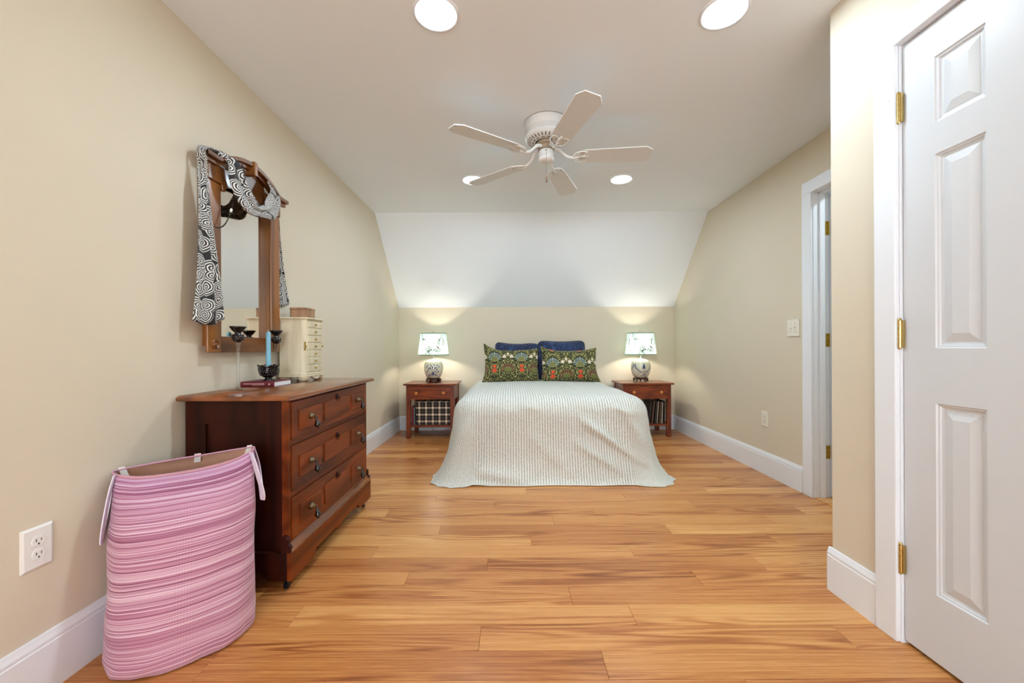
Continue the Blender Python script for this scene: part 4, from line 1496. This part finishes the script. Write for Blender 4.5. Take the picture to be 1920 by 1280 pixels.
for za, zb in DRZ:
    d = B(DXF - 0.35, DXF + 0.007, DA + 0.0195, DB - 0.0195, za + 0.0015, zb - 0.0015).build('drawer', 'dresser', dresser, bevel=0.002)
    zm = (za + zb) / 2 - 0.004
    hh = 0.046
    for ya, yb in ((1.773, 1.970), (2.344, 2.541)):
        B(DXF + 0.005, DXF + 0.0125, ya, yb, zm - hh, zm + hh).build('raised_panel', 'dresser', d, bevel=0.002)
        tear_pull(d, (ya + yb) / 2 - 0.010, zm + 0.004, DXF + 0.0125)
    # centre tablet with a scooped top edge below the keyhole
    ym = 2.157
    top = [(2.306, zm + hh)] + [(ym + 0.034 * math.cos(t), zm + hh + 0.006 - 0.026 * math.sin(t)) for t in [PI * i / 10 for i in range(11)]] + [(2.008, zm + hh)]
    poly = [(2.008, zm - hh), (2.306, zm - hh)] + top
    MB().prism(poly, 0, DXF + 0.005, DXF + 0.0125).build('raised_panel', 'dresser', d, bevel=0.0015)
    MB().lathe([(0.0165, DXF + 0.006), (0.0165, DXF + 0.011), (0.012, DXF + 0.015), (0.007, DXF + 0.0155)], (0, ym, zm + hh + 0.010), 20, 'X').build(
        'keyhole_boss', 'dresser_v', d, smooth=True)
    kh = MB().lathe([(0.0048, DXF + 0.0150), (0.0048, DXF + 0.0168)], (0, ym, zm + hh + 0.012), 10, 'X')
    kh.box(DXF + 0.0150, DXF + 0.0168, ym - 0.002, ym + 0.002, zm + hh - 0.001, zm + hh + 0.012)
    kh.build('keyhole', 'void', d)

# plinth with shaped apron, sloping moulding and scrolled corner blocks
XP = -0.930
ap = [(1.684, 0.046), (1.870, 0.046), (1.888, 0.060), (1.905, 0.080), (2.120, 0.080), (2.135, 0.062), (2.157, 0.054), (2.180, 0.062), (2.195, 0.080),
      (2.425, 0.080), (2.442, 0.060), (2.460, 0.046), (2.640, 0.046), (2.640, 0.166), (1.684, 0.166)]
MB().prism(ap, 0, XP - 0.020, XP).build('plinth', 'dresser', dresser, bevel=0.002)
for ya, yb in ((1.684, 1.704), (2.620, 2.640)):
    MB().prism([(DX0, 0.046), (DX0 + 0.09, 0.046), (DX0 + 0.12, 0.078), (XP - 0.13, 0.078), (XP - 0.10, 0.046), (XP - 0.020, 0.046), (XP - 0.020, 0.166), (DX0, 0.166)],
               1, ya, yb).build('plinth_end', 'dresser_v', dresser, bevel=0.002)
MB().prism([(XP + 0.001, 0.164), (XP + 0.001, 0.170), (XP - 0.002, 0.178), (XP - 0.008, 0.183), (DXF - 0.002, 0.200), (DXF - 0.010, 0.200), (DXF - 0.010, 0.164)],
           1, 1.690, 2.634).build('plinth_moulding', 'dresser_top', dresser, bevel=0.001)
for yc_, s_ in ((1.694, 1), (2.630, -1)):
    sc = MB()
    poly = [(XP - 0.004, 0.166), (XP - 0.002, 0.186), (XP - 0.006, 0.194), (DXF + 0.004, 0.200), (DXF + 0.007, 0.212), (DXF + 0.004, 0.226), (DXF - 0.006, 0.235),
            (DXF - 0.018, 0.236), (DXF - 0.024, 0.226), (DXF - 0.024, 0.166)]
    sc.prism(poly, 1, yc_ - 0.013, yc_ + 0.006)
    sc.lathe([(0.012, yc_ - 0.016), (0.012, yc_ + 0.009)], (DXF - 0.008, 0, 0.222), 14, 'Y')
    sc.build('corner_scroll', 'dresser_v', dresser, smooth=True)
for xx in (XP - 0.035, DX0 + 0.05):
    for yy in (1.718, 2.606):
        c_ = MB().lathe([(0.006, 0.030), (0.008, 0.046), (0.016, 0.048), (0.016, 0.058)], (xx, yy, 0), 14)
        c_.box(xx - 0.007, xx + 0.007, yy - 0.012, yy + 0.012, 0.028, 0.034)
        c_.lathe([(0.012, xx - 0.008), (0.0165, xx - 0.006), (0.0165, xx + 0.006), (0.012, xx + 0.008)], (0, yy - 0.006, 0.0167), 18, 'X')
        c_.build('caster', 'iron_blue', dresser, smooth=True)

# ================================================================ mirror on the left wall
mir = empty('framed_mirror', (XL, 2.065, 1.015))
tag(mir, 'tall walnut framed mirror with arched crown hanging above the dresser', 'mirror')
MY0, MY1, MZ0 = 1.785, 2.345, 1.015
GY0, GY1, GZ0 = 1.872, 2.262, 1.090
MF = -1.356
for a, b_ in ((MY0, GY0), (GY1, MY1)):
    B(MF - 0.011, MF, a, b_, MZ0, 1.800).build('stile', 'mirror_wood', mir, bevel=0.003)
B(MF - 0.011, MF, GY0, GY1, MZ0, GZ0).build('bottom_rail', 'mirror_wood_h', mir, bevel=0.003)
bk = MB().box(XL, MF - 0.0112, MY0 + 0.03, GY0, MZ0 + 0.03, 1.86).box(XL, MF - 0.0112, GY1, MY1 - 0.03, MZ0 + 0.03, 1.86)
bk.box(XL, MF - 0.0112, GY0, GY1, MZ0 + 0.03, GZ0).box(XL, MF - 0.0112, GY0, GY1, 1.856, 1.90)
bk.build('backing_frame', 'mirror_wood', mir)
for yc_ in (1.830, 2.302):
    MB().lathe([(0.0235, MF), (0.0235, MF + 0.004), (0.020, MF + 0.007), (0.017, MF + 0.004), (0.014, MF + 0.004), (0.012, MF + 0.008), (0.009, MF + 0.005),
                (0.006, MF + 0.006), (0.003, MF + 0.010), (0.0005, MF + 0.0105)], (0, yc_, 1.052), 26, 'X').build('roundel', 'mirror_wood_h', mir, smooth=True)
for s_, (a, b_) in ((1, (MY0, GY0)), (-1, (GY1, MY1))):              # capital blocks with a stepped inner bracket
    yi = b_ if s_ > 0 else a
    yo = a if s_ > 0 else b_
    poly = [(yo, 1.802), (yi, 1.802), (yi + s_ * 0.004, 1.775), (yi + s_ * 0.022, 1.775), (yi + s_ * 0.030, 1.800), (yi + s_ * 0.052, 1.806), (yi + s_ * 0.052, 1.885), (yo, 1.885)]
    MB().prism(poly, 0, MF - 0.011, MF + 0.006).build('capital', 'mirror_wood', mir, bevel=0.003)


def arc_z(y, z_end, rise):
    t = (y - 2.065) / 0.32
    return z_end + rise * (1 - t * t)


ys_ = [1.924 + 0.282 * i / 16 for i in range(17)]
poly = [(y, 1.806 + 0.020 * (1 - ((y - 2.065) / 0.141) ** 2)) for y in ys_] + [(y, arc_z(y, 1.872, 0.075)) for y in ys_[::-1]]
MB().prism(poly, 0, MF - 0.014, MF - 0.003).build('crest_board', 'mirror_wood_h', mir, bevel=0.002)
ys_ = [1.748 + 0.634 * i / 30 for i in range(31)]
for nm, x1_, zoff, th in (('crown_moulding', MF + 0.036, 0.018, 0.020), ('crown_bead', MF + 0.018, 0.0, 0.018)):
    flat = lambda y: max(0.0, 1.0)
    lo_, hi_ = [], []
    for y in ys_:
        z = 1.872 + zoff + (0.078 * max(0, 1 - ((y - 2.065) / 0.235) ** 2) if abs(y - 2.065) < 0.235 else 0.0)
        lo_.append((y, z))
        hi_.append((y, z + th))
    MB().prism(lo_ + hi_[::-1], 0, MF - 0.004, x1_).build(nm, 'mirror_wood_h', mir, bevel=0.003)
B(MF - 0.004, MF + 0.044, 2.053, 2.077, 1.925, 1.996).build('keystone', 'mirror_wood', mir, bevel=0.003)
gl = [(GY0 - 0.004, GZ0 - 0.004), (GY1 + 0.004, GZ0 - 0.004), (GY1 + 0.004, 1.86), (GY0 - 0.004, 1.86)]
MB().prism(gl, 0, XL + 0.006, XL + 0.011).build('glass', 'mirror', mir)

# ================================================================ scarf draped over the mirror
LE = [(-1.345, 1.685, 1.150), (-1.342, 1.700, 1.348), (-1.340, 1.706, 1.555), (-1.340, 1.714, 1.739), (-1.358, 1.732, 1.850), (-1.360, 1.736, 1.910),
      (-1.356, 1.790, 1.932), (-1.310, 1.852, 1.905),
      (-1.306, 1.862, 1.832), (-1.300, 1.912, 1.745), (-1.300, 1.990, 1.705), (-1.302, 2.100, 1.722), (-1.304, 2.215, 1.752), (-1.306, 2.268, 1.846),
      (-1.345, 2.300, 1.930), (-1.390, 2.395, 1.900), (-1.392, 2.405, 1.720), (-1.392, 2.455, 1.470), (-1.392, 2.515, 1.310)]
RE = [(-1.335, 1.856, 1.168), (-1.336, 1.833, 1.350), (-1.338, 1.800, 1.556), (-1.340, 1.768, 1.739), (-1.318, 1.742, 1.850), (-1.320, 1.744, 1.905),
      (-1.335, 1.860, 1.938), (-1.312, 1.925, 1.925),
      (-1.296, 1.962, 1.864), (-1.292, 2.008, 1.812), (-1.292, 2.058, 1.775), (-1.290, 2.100, 1.790), (-1.294, 2.125, 1.830), (-1.300, 2.172, 1.902),
      (-1.345, 2.200, 1.962), (-1.395, 2.365, 1.905), (-1.396, 2.380, 1.720), (-1.396, 2.372, 1.470), (-1.396, 2.352, 1.270)]
SPN = 7
lc, rc = catmull(LE, SPN), catmull(RE, SPN)
NP = len(lc)
arcl = [0.0]
for i in range(1, NP):
    arcl.append(arcl[-1] + ((lc[i] + rc[i]) / 2 - (lc[i - 1] + rc[i - 1]) / 2).length)


def scarf_pt(a, b_):
    i = min(NP - 1, int(round(b_ * (NP - 1))))
    L_, R_ = lc[i], rc[i]
    p = L_.lerp(R_, a)
    t = (lc[min(i + 1, NP - 1)] - lc[max(i - 1, 0)])
    n = t.cross(R_ - L_)
    if n.length > 1e-6:
        n.normalize()
    if n.x < 0:
        n = -n
    wd = (R_ - L_).length
    p = p + n * (0.006 * math.sin(a * 2 * PI * 2 + b_ * 9) * min(1, wd / 0.08) + 0.004 * math.sin(a * 2 * PI * 3.3 + b_ * 23))
    if i < SPN * 2:
        p.z -= 0.022 * math.sin(PI * a) * (1 - i / (SPN * 2))
    p.x = max(p.x, XL + 0.003)
    return p


def scarf_uv(a, b_):
    i = min(NP - 1, int(round(b_ * (NP - 1))))
    return (a * max(0.11, (rc[i] - lc[i]).length) + 2.0, arcl[i])


sc = MB().grid(scarf_pt, 14, NP - 1, scarf_uv)
so = sc.build('scarf', 'scarf', smooth='all', origin=(-1.34, 1.77, 1.15))
tag(so, 'black and white spiral print scarf draped over the mirror crown', 'scarf')
sm = so.modifiers.new('cloth', 'SOLIDIFY')
sm.thickness = 0.0022
sm.offset = 0.0

# bead necklace hanging over the crown, across the glass
nk = empty('bead_necklace', (-1.31, 1.88, 1.60))
tag(nk, 'black bead necklace with pale beads hanging from the mirror crown', 'necklace')
path = catmull([(-1.300, 1.930, 1.930), (-1.286, 1.935, 1.885), (-1.284, 1.925, 1.83), (-1.325, 1.922, 1.795), (-1.328, 1.906, 1.712), (-1.330, 1.888, 1.660),
                (-1.332, 1.862, 1.612), (-1.335, 1.832, 1.588), (-1.334, 1.800, 1.582)], 24)
bk, wh = MB(), []
acc, last = 0.0, path[0]
n = 0
for p in path:
    acc += (p - last).length
    last = p
    if acc >= 0.0078:
        acc = 0.0
        n += 1
        if n in (28, 29, 52, 53):
            wh.append(p.copy())
        else:
            bk.ball(p, 0.0036, 8, 5)
bk.build('bead_strand', 'bead_black', nk, smooth='all', kind='stuff')
for p in wh:
    MB().ball(p, 0.0062, 10, 6).build('pale_bead', 'bead_white', nk, smooth='all')


# ================================================================ things on the dresser
def candlestick(x, y, sc_, label, h=0.300):
    r = empty('candlestick', (x, y, DT))
    tag(r, label, 'candlestick', 'tall glass candlesticks on the dresser')
    z = DT
    MB().lathe([(0.036 * sc_, z), (0.037 * sc_, z + 0.003), (0.030 * sc_, z + 0.006), (0.012 * sc_, z + 0.012), (0.006 * sc_, z + 0.022), (0.0052, z + 0.10),
                (0.0062, z + 0.16), (0.0085, z + 0.20), (0.0115, z + h - 0.080), (0.012, z + h - 0.074)], (x, y, 0), 24).build('stem', 'glass', r, smooth='all')
    k = sc_
    zc_ = z + h
    MB().lathe([(0.011 * k, zc_ - 0.075), (0.017 * k, zc_ - 0.070), (0.023 * k, zc_ - 0.060), (0.0255 * k, zc_ - 0.050), (0.022 * k, zc_ - 0.040), (0.013 * k, zc_ - 0.033),
                (0.014 * k, zc_ - 0.028), (0.025 * k, zc_ - 0.018), (0.034 * k, zc_ - 0.005), (0.0365 * k, zc_), (0.034 * k, zc_ + 0.001), (0.022 * k, zc_ - 0.012),
                (0.010 * k, zc_ - 0.018), (0.001, zc_ - 0.018)], (x, y, 0), 28).build('cup', 'black_glass', r, smooth='all')
    st_ = MB()
    for q in range(12):                           # hobnail studs round the knop
        a = 2 * PI * q / 12
        for rr, dz in ((0.0255, -0.050), (0.0225, -0.0605), (0.0225, -0.0405)):
            st_.ball((x + rr * k * math.cos(a), y + rr * k * math.sin(a), zc_ + dz), 0.0042 * k, 6, 4)
    st_.build('hobnail_studs', 'black_glass', r, smooth='all', kind='stuff')
    return r


candlestick(-1.288, 1.884, 1.0, 'tall clear glass candlestick with black cup, nearest the viewer')
candlestick(-1.316, 2.240, 0.95, 'clear glass candlestick with black cup behind the blue candle', 0.297)

bk_ = empty('book', (-1.29, 2.15, DT))
tag(bk_, 'maroon hardback book lying flat under the black glass bowl', 'book')
bx0, bx1, by0, by1, bz0, bz1 = -1.378, -1.208, 2.030, 2.196, DT, DT + 0.027
cv = MB().box(bx0, bx1, by0 + 0.004, by1, bz0, bz0 + 0.0025).box(bx0, bx1, by0 + 0.004, by1, bz1 - 0.0025, bz1)
sp_pts = [(by0 + 0.004, bz0), (by0 + 0.0012, bz0 + 0.005), (by0, (bz0 + bz1) / 2), (by0 + 0.0012, bz1 - 0.005), (by0 + 0.004, bz1), (by0 + 0.008, bz1), (by0 + 0.008, bz0)]
cv.prism(sp_pts, 0, bx0, bx1)
cvo = cv.build('cover', 'maroon', bk_, smooth=True)
B(bx0 + 0.004, bx1 - 0.002, by0 + 0.006, by1 - 0.004, bz0 + 0.0025, bz1 - 0.0025).build('page_block', 'pages', bk_)
gt = MB()
rnd = random.Random(11)
xx = bx0 + 0.018
while xx < bx1 - 0.05:                            # rows of small stamped strokes on the spine (too small to read)
    ww = rnd.uniform(0.003, 0.007)
    gt.box(xx, xx + ww, by0 - 0.0004, by0 + 0.002, bz0 + 0.014, bz0 + 0.018)
    xx += ww + 0.002
xx = bx0 + 0.06
while xx < bx1 - 0.045:
    ww = rnd.uniform(0.002, 0.006)
    gt.box(xx, xx + ww, by0 + 0.0002, by0 + 0.002, bz0 + 0.0085, bz0 + 0.0105)
    xx += ww + 0.002
gt.lathe([(0.004, by0 - 0.0003), (0.004, by0 + 0.002)], (bx1 - 0.022, 0, bz0 + 0.0135), 12, 'Y')
gt.build('spine_lettering', 'gilt', cvo, kind='stuff')

bw = empty('candle_bowl', (-1.288, 2.120, bz1))
tag(bw, 'footed black hobnail glass bowl with ruffled rim on the maroon book', 'bowl')
z = bz1
cx_, cy_ = -1.288, 2.120
SEG = 48


def bowl_ring(r, h, ruffle):
    return [(cx_ + (r + ruffle * 0.5 * math.cos(8 * 2 * PI * i / SEG)) * math.cos(2 * PI * i / SEG), cy_ + (r + ruffle * 0.5 * math.cos(8 * 2 * PI * i / SEG)) * math.sin(2 * PI * i / SEG),
             z + h + ruffle * math.cos(8 * 2 * PI * i / SEG)) for i in range(SEG)]


rings = [(0.033, 0, 0), (0.034, 0.003, 0), (0.020, 0.008, 0), (0.015, 0.014, 0), (0.030, 0.022, 0), (0.041, 0.034, 0), (0.0455, 0.050, 0), (0.0465, 0.064, .001), (0.051, 0.076, .0035),
         (0.053, 0.080, .005), (0.050, 0.079, .004), (0.042, 0.064, 0), (0.036, 0.040, 0), (0.012, 0.026, 0), (0.001, 0.026, 0)]
vs_, fs = [], []
for r_, h, rf in rings:
    vs_ += bowl_ring(r_, h, rf)
for q in range(len(rings) - 1):
    for i in range(SEG):
        k = (i + 1) % SEG
        fs.append((q * SEG + i, q * SEG + k, (q + 1) * SEG + k, (q + 1) * SEG + i))
fs.append(tuple(range(SEG))[::-1])
MB().raw(vs_, fs).build('bowl', 'black_glass', bw, smooth='all')
hb = MB()
for row, (rr, h) in enumerate(((0.037, 0.030), (0.043, 0.041), (0.0455, 0.052), (0.0462, 0.063))):
    for q in range(22):
        a = 2 * PI * (q + 0.5 * (row % 2)) / 22
        hb.ball((cx_ + rr * math.cos(a), cy_ + rr * math.sin(a), z + h), 0.0042, 6, 4)
hb.build('hobnail_studs', 'black_glass', bw, smooth='all', kind='stuff')
cd = empty('taper_candle', (cx_, cy_, z + 0.026))
tag(cd, 'pale blue taper candle standing in the black glass bowl', 'candle')
MB().lathe([(0.0105, z + 0.026), (0.0125, z + 0.06), (0.0122, z + 0.12), (0.0112, z + 0.20), (0.0105, z + 0.252), (0.008, z + 0.257), (0.001, z + 0.258)], (cx_, cy_, 0), 20).build(
    'wax', 'candle', cd, smooth='all')
MB().tube([(cx_, cy_, z + 0.256), (cx_, cy_, z + 0.262), (cx_ + 0.001, cy_, z + 0.268)], 0.0011, 6).build('wick', 'wick', cd)

# jewellery chest
jc = empty('jewelry_chest', (-1.295, 2.473, DT))
tag(jc, 'cream painted jewelry chest of seven little drawers on the dresser', 'jewelry chest')
JX0, JX1, JA, JB = -1.368, -1.216, 2.360, 2.587
jz0, jz1 = DT + 0.048, DT + 0.372


def octo(ins, xb=0.0):
    c_ = 0.022
    return [(JX0 - xb, JA - ins), (JX1 - c_ , JA - ins), (JX1 + ins, JA + c_), (JX1 + ins, JB - c_), (JX1 - c_, JB + ins), (JX0 - xb, JB + ins)]


MB().prism(octo(0), 2, jz0, jz1).build('carcase', 'cream', jc, bevel=0.001)
MB().prism(octo(0.014, 0.004), 2, jz1, jz1 + 0.009).build('top', 'cream', jc, bevel=0.003)
MB().prism(octo(0.006, 0.002), 2, jz1 - 0.006, jz1).build('top_moulding', 'cream', jc, bevel=0.002)
MB().prism(octo(0.010, 0.0), 2, jz0 - 0.012, jz0).build('base_moulding', 'cream', jc, bevel=0.003)
MB().prism(octo(0.014, 0.0), 2, jz0 - 0.022, jz0 - 0.012).build('base_plate', 'cream', jc, bevel=0.003)
for a, b_ in ((JA - 0.010, JA + 0.060), (JB - 0.060, JB + 0.010)):
    for xa, xb in ((JX1 - 0.055, JX1 + 0.010), (JX0, JX0 + 0.05)):
        MB().lathe([(0.020, DT), (0.026, DT + 0.004), (0.031, DT + 0.014), (0.034, DT + 0.026)], ((xa + xb) / 2, (a + b_) / 2, 0), 20).build('foot', 'cream', jc, smooth=True)
MB().prism([(JA + 0.055, DT + 0.027), (JA + 0.085, DT + 0.012), (JA + 0.113, DT + 0.006), (JB - 0.085, DT + 0.012), (JB - 0.055, DT + 0.027)], 0, JX1 - 0.004, JX1 + 0.012).build('apron', 'cream', jc, bevel=0.002)
nd = 7
hh = (jz1 - jz0 - 0.014) / nd
for i in range(nd):
    za = jz0 + 0.006 + i * hh
    dd = B(JX1 - 0.05, JX1 + 0.0045, JA + 0.030, JB - 0.030, za + 0.003, za + hh - 0.003).build('drawer', 'cream', jc, bevel=0.0018)
    MB().lathe([(0.003, JX1 + 0.004), (0.003, JX1 + 0.008), (0.0062, JX1 + 0.011), (0.0055, JX1 + 0.015), (0.001, JX1 + 0.017)], (0, (JA + JB) / 2, za + hh / 2), 12, 'X').build(
        'knob', 'brass_old', dd, smooth='all')
for sg, (xa, ya) in ((-1, (JX1 - 0.009, JA + 0.013)), (1, (JX1 - 0.009, JB - 0.013))):     # side-door latches on the chamfers
    zc_ = (jz0 + jz1) / 2
    lt = MB().box(xa - 0.001, xa + 0.005, ya - 0.003, ya + 0.003, zc_ - 0.026, zc_ + 0.026)
    lt.ball((xa + 0.009, ya + sg * 0.004, zc_), 0.006, 8, 5)
    lt.build('latch', 'brass_old', jc, smooth=True)
B(JX0 + 0.02, JX1 - 0.035, JA - 0.0015, JA, jz0 + 0.012, jz1 - 0.012).build('side_door', 'cream', jc, bevel=0.001)

tn_ = empty('tin_box', (-1.285, 2.475, jz1 + 0.009))
tag(tn_, 'brown cut-corner tin standing on top of the cream jewelry chest', 'tin')
tz = jz1 + 0.009
oc = lambda e: [(-1.345 - e + 0.018, 2.412 - e), (-1.235 + e - 0.018, 2.412 - e), (-1.235 + e, 2.430 - e), (-1.235 + e, 2.520 + e), (-1.253 + e, 2.538 + e), (-1.327 - e, 2.538 + e), (-1.345 - e, 2.520 + e), (-1.345 - e, 2.430 - e)]
MB().prism(oc(0.0), 2, tz, tz + 0.050).build('tin_body', 'tin', tn_, bevel=0.002)
MB().prism(oc(0.0015), 2, tz + 0.050, tz + 0.064).build('lid', 'tin', tn_, bevel=0.003)

# ================================================================ laundry basket
bs = empty('laundry_basket', (-1.165, 1.42, 0))
tag(bs, 'tall pink and lilac striped fabric laundry basket with webbing handles', 'laundry basket')
ANG = math.radians(36)
DD, DP = Vector((math.cos(ANG), math.sin(ANG), 0)), Vector((-math.sin(ANG), math.cos(ANG), 0))
C0, C1 = Vector((-1.162, 1.4206, 0)), Vector((-1.203, 1.492, 0))


def bask(t, h, ins=0.0):
    """t: turn 0..1 (0 = far right end), h: 0..1 height"""
    a = 2 * PI * t
    c = C0.lerp(C1, h ** 1.2)
    A = 0.209 - 0.004 * h - ins
    Bq = 0.172 * (1 - h) ** 0.55 + 0.058 * h + 0.02 * math.sin(PI * h) - ins
    if h < 0.06:
        q = math.sqrt(max(0.0, 1 - ((0.06 - h) / 0.06) ** 2)) * 0.06 + 0.94
        A, Bq = A * q, Bq * q
    p = 0.82
    ca, sa = math.cos(a), math.sin(a)
    x = A * math.copysign(abs(ca) ** p, ca)
    y = Bq * math.copysign(abs(sa) ** p, sa)
    pos = c + DD * x + DP * y
    z = 0.62 * h
    # rim: front sags in the middle, the far end stands higher
    rim = h ** 4
    z += rim * (-0.032 * max(0, -sa) ** 1.5 + 0.012 * ca + (-0.006) * max(0, sa))
    # soft creases
    cr = 0.006 * noise.noise((ca * 2.2, sa * 2.2, h * 4.0)) + 0.002 * math.sin(h * 17 + 2 * ca + 3 * sa) * (1 - h)
    cr += 0.010 * noise.noise((ca * 4, sa * 4, h * 14)) * max(0, 0.14 - h) / 0.14
    nrm = (DD * ca + DP * sa)
    pos = pos + nrm * cr
    pos.x = max(pos.x, XL + 0.020)
    return Vector((pos.x, pos.y, max(0.003, z)))


NTB, NHB = 96, 60
body = MB().grid(lambda a, b_: bask(a, b_), NTB, NHB, lambda a, b_: (a * 1.15, b_ * 0.62), close_u=True)
bo = body.build('fabric_body', 'basket', bs, smooth='all')
bt = MB().grid(lambda a, b_: Vector(((1 - b_) * C0.x + b_ * bask(a, 0.0).x, (1 - b_) * C0.y + b_ * bask(a, 0.0).y, 0.003)), NTB, 3, lambda a, b_: (a, b_), close_u=True)
bt.build('bottom', 'basket', bs)
MB().grid(lambda a, b_: bask(a, 1 - b_ * 0.94, 0.006 * min(1, b_ * 8)) + Vector((0, 0, 0.001)), NTB, 30, lambda a, b_: (a, b_), close_u=True).build('lining', 'lining', bs, smooth='all')
hemp = [bask(i / 96, 1.0) for i in range(97)]
MB().tube(hemp, 0.0035, 6, cap=False).build('rim_hem', 'basket', bo, smooth='all')


def strap(pts, wdir, w_, name='handle', mat='strap', th=0.003):
    pts = catmull(pts, 6)
    L_, R_ = [], []
    wv = Vector(wdir).normalized() * (w_ / 2)
    mb = MB()
    vs_, fs = [], []
    for i, p in enumerate(pts):
        t = pts[min(i + 1, len(pts) - 1)] - pts[max(i - 1, 0)]
        n = t.cross(wv)
        n.normalize()
        n *= th / 2
        vs_ += [p - wv - n, p + wv - n, p + wv + n, p - wv + n]
    for i in range(len(pts) - 1):
        for k in range(4):
            q = (k + 1) % 4
            fs.append((i * 4 + k, i * 4 + q, i * 4 + 4 + q, i * 4 + 4 + k))
    e = (len(pts) - 1) * 4
    fs += [(3, 2, 1, 0), (e, e + 1, e + 2, e + 3)]
    return mb.raw(vs_, fs).build(name, mat, bs, smooth=True)


e0, e1 = bask(0.955, 0.985), bask(0.05, 0.985)
strap([bask(0.93, 0.995) + Vector((0.004, -0.006, 0.003)), bask(0.945, 0.94) + Vector((0.012, -0.010, 0)), bask(0.955, 0.86) + Vector((0.024, -0.012, 0)), bask(0.965, 0.75) + Vector((0.034, -0.004, 0)),
       bask(0.98, 0.70) + Vector((0.028, 0.000, 0)), bask(0.0, 0.74) + Vector((0.020, 0.008, 0)), bask(0.03, 0.88) + Vector((0.012, 0.012, 0)), bask(0.05, 0.99) + Vector((0.002, 0.004, 0))],
      (0.85, -0.5, 0.1), 0.029)
strap([bask(0.555, 0.998) + Vector((0.004, -0.006, 0.003)), bask(0.55, 0.93) + Vector((0.000, -0.010, 0)), bask(0.54, 0.82) + Vector((-0.004, -0.014, 0)), bask(0.535, 0.70) + Vector((-0.006, -0.016, 0)),
       bask(0.53, 0.645) + Vector((-0.004, -0.014, 0)), bask(0.515, 0.70) + Vector((-0.002, -0.008, 0)), bask(0.50, 0.84) + Vector((0.0, -0.004, 0)), bask(0.485, 0.99) + Vector((0.004, 0.0, 0))],
      (0.5, -0.85, 0.1), 0.028)
for t in (0.07, 0.24, 0.43):                     # little loop tabs inside the back rim
    p = bask(t, 1.0)
    q = bask(t, 0.955, 0.010)
    dx = (bask(t + 0.01, 1.0) - bask(t - 0.01, 1.0)).normalized()
    strap([p + Vector((0, 0, 0.004)) + DP * 0.004, p + Vector((0, 0, 0.006)), q - DP * 0.004], dx, 0.020, 'tab', 'tab', 0.002)
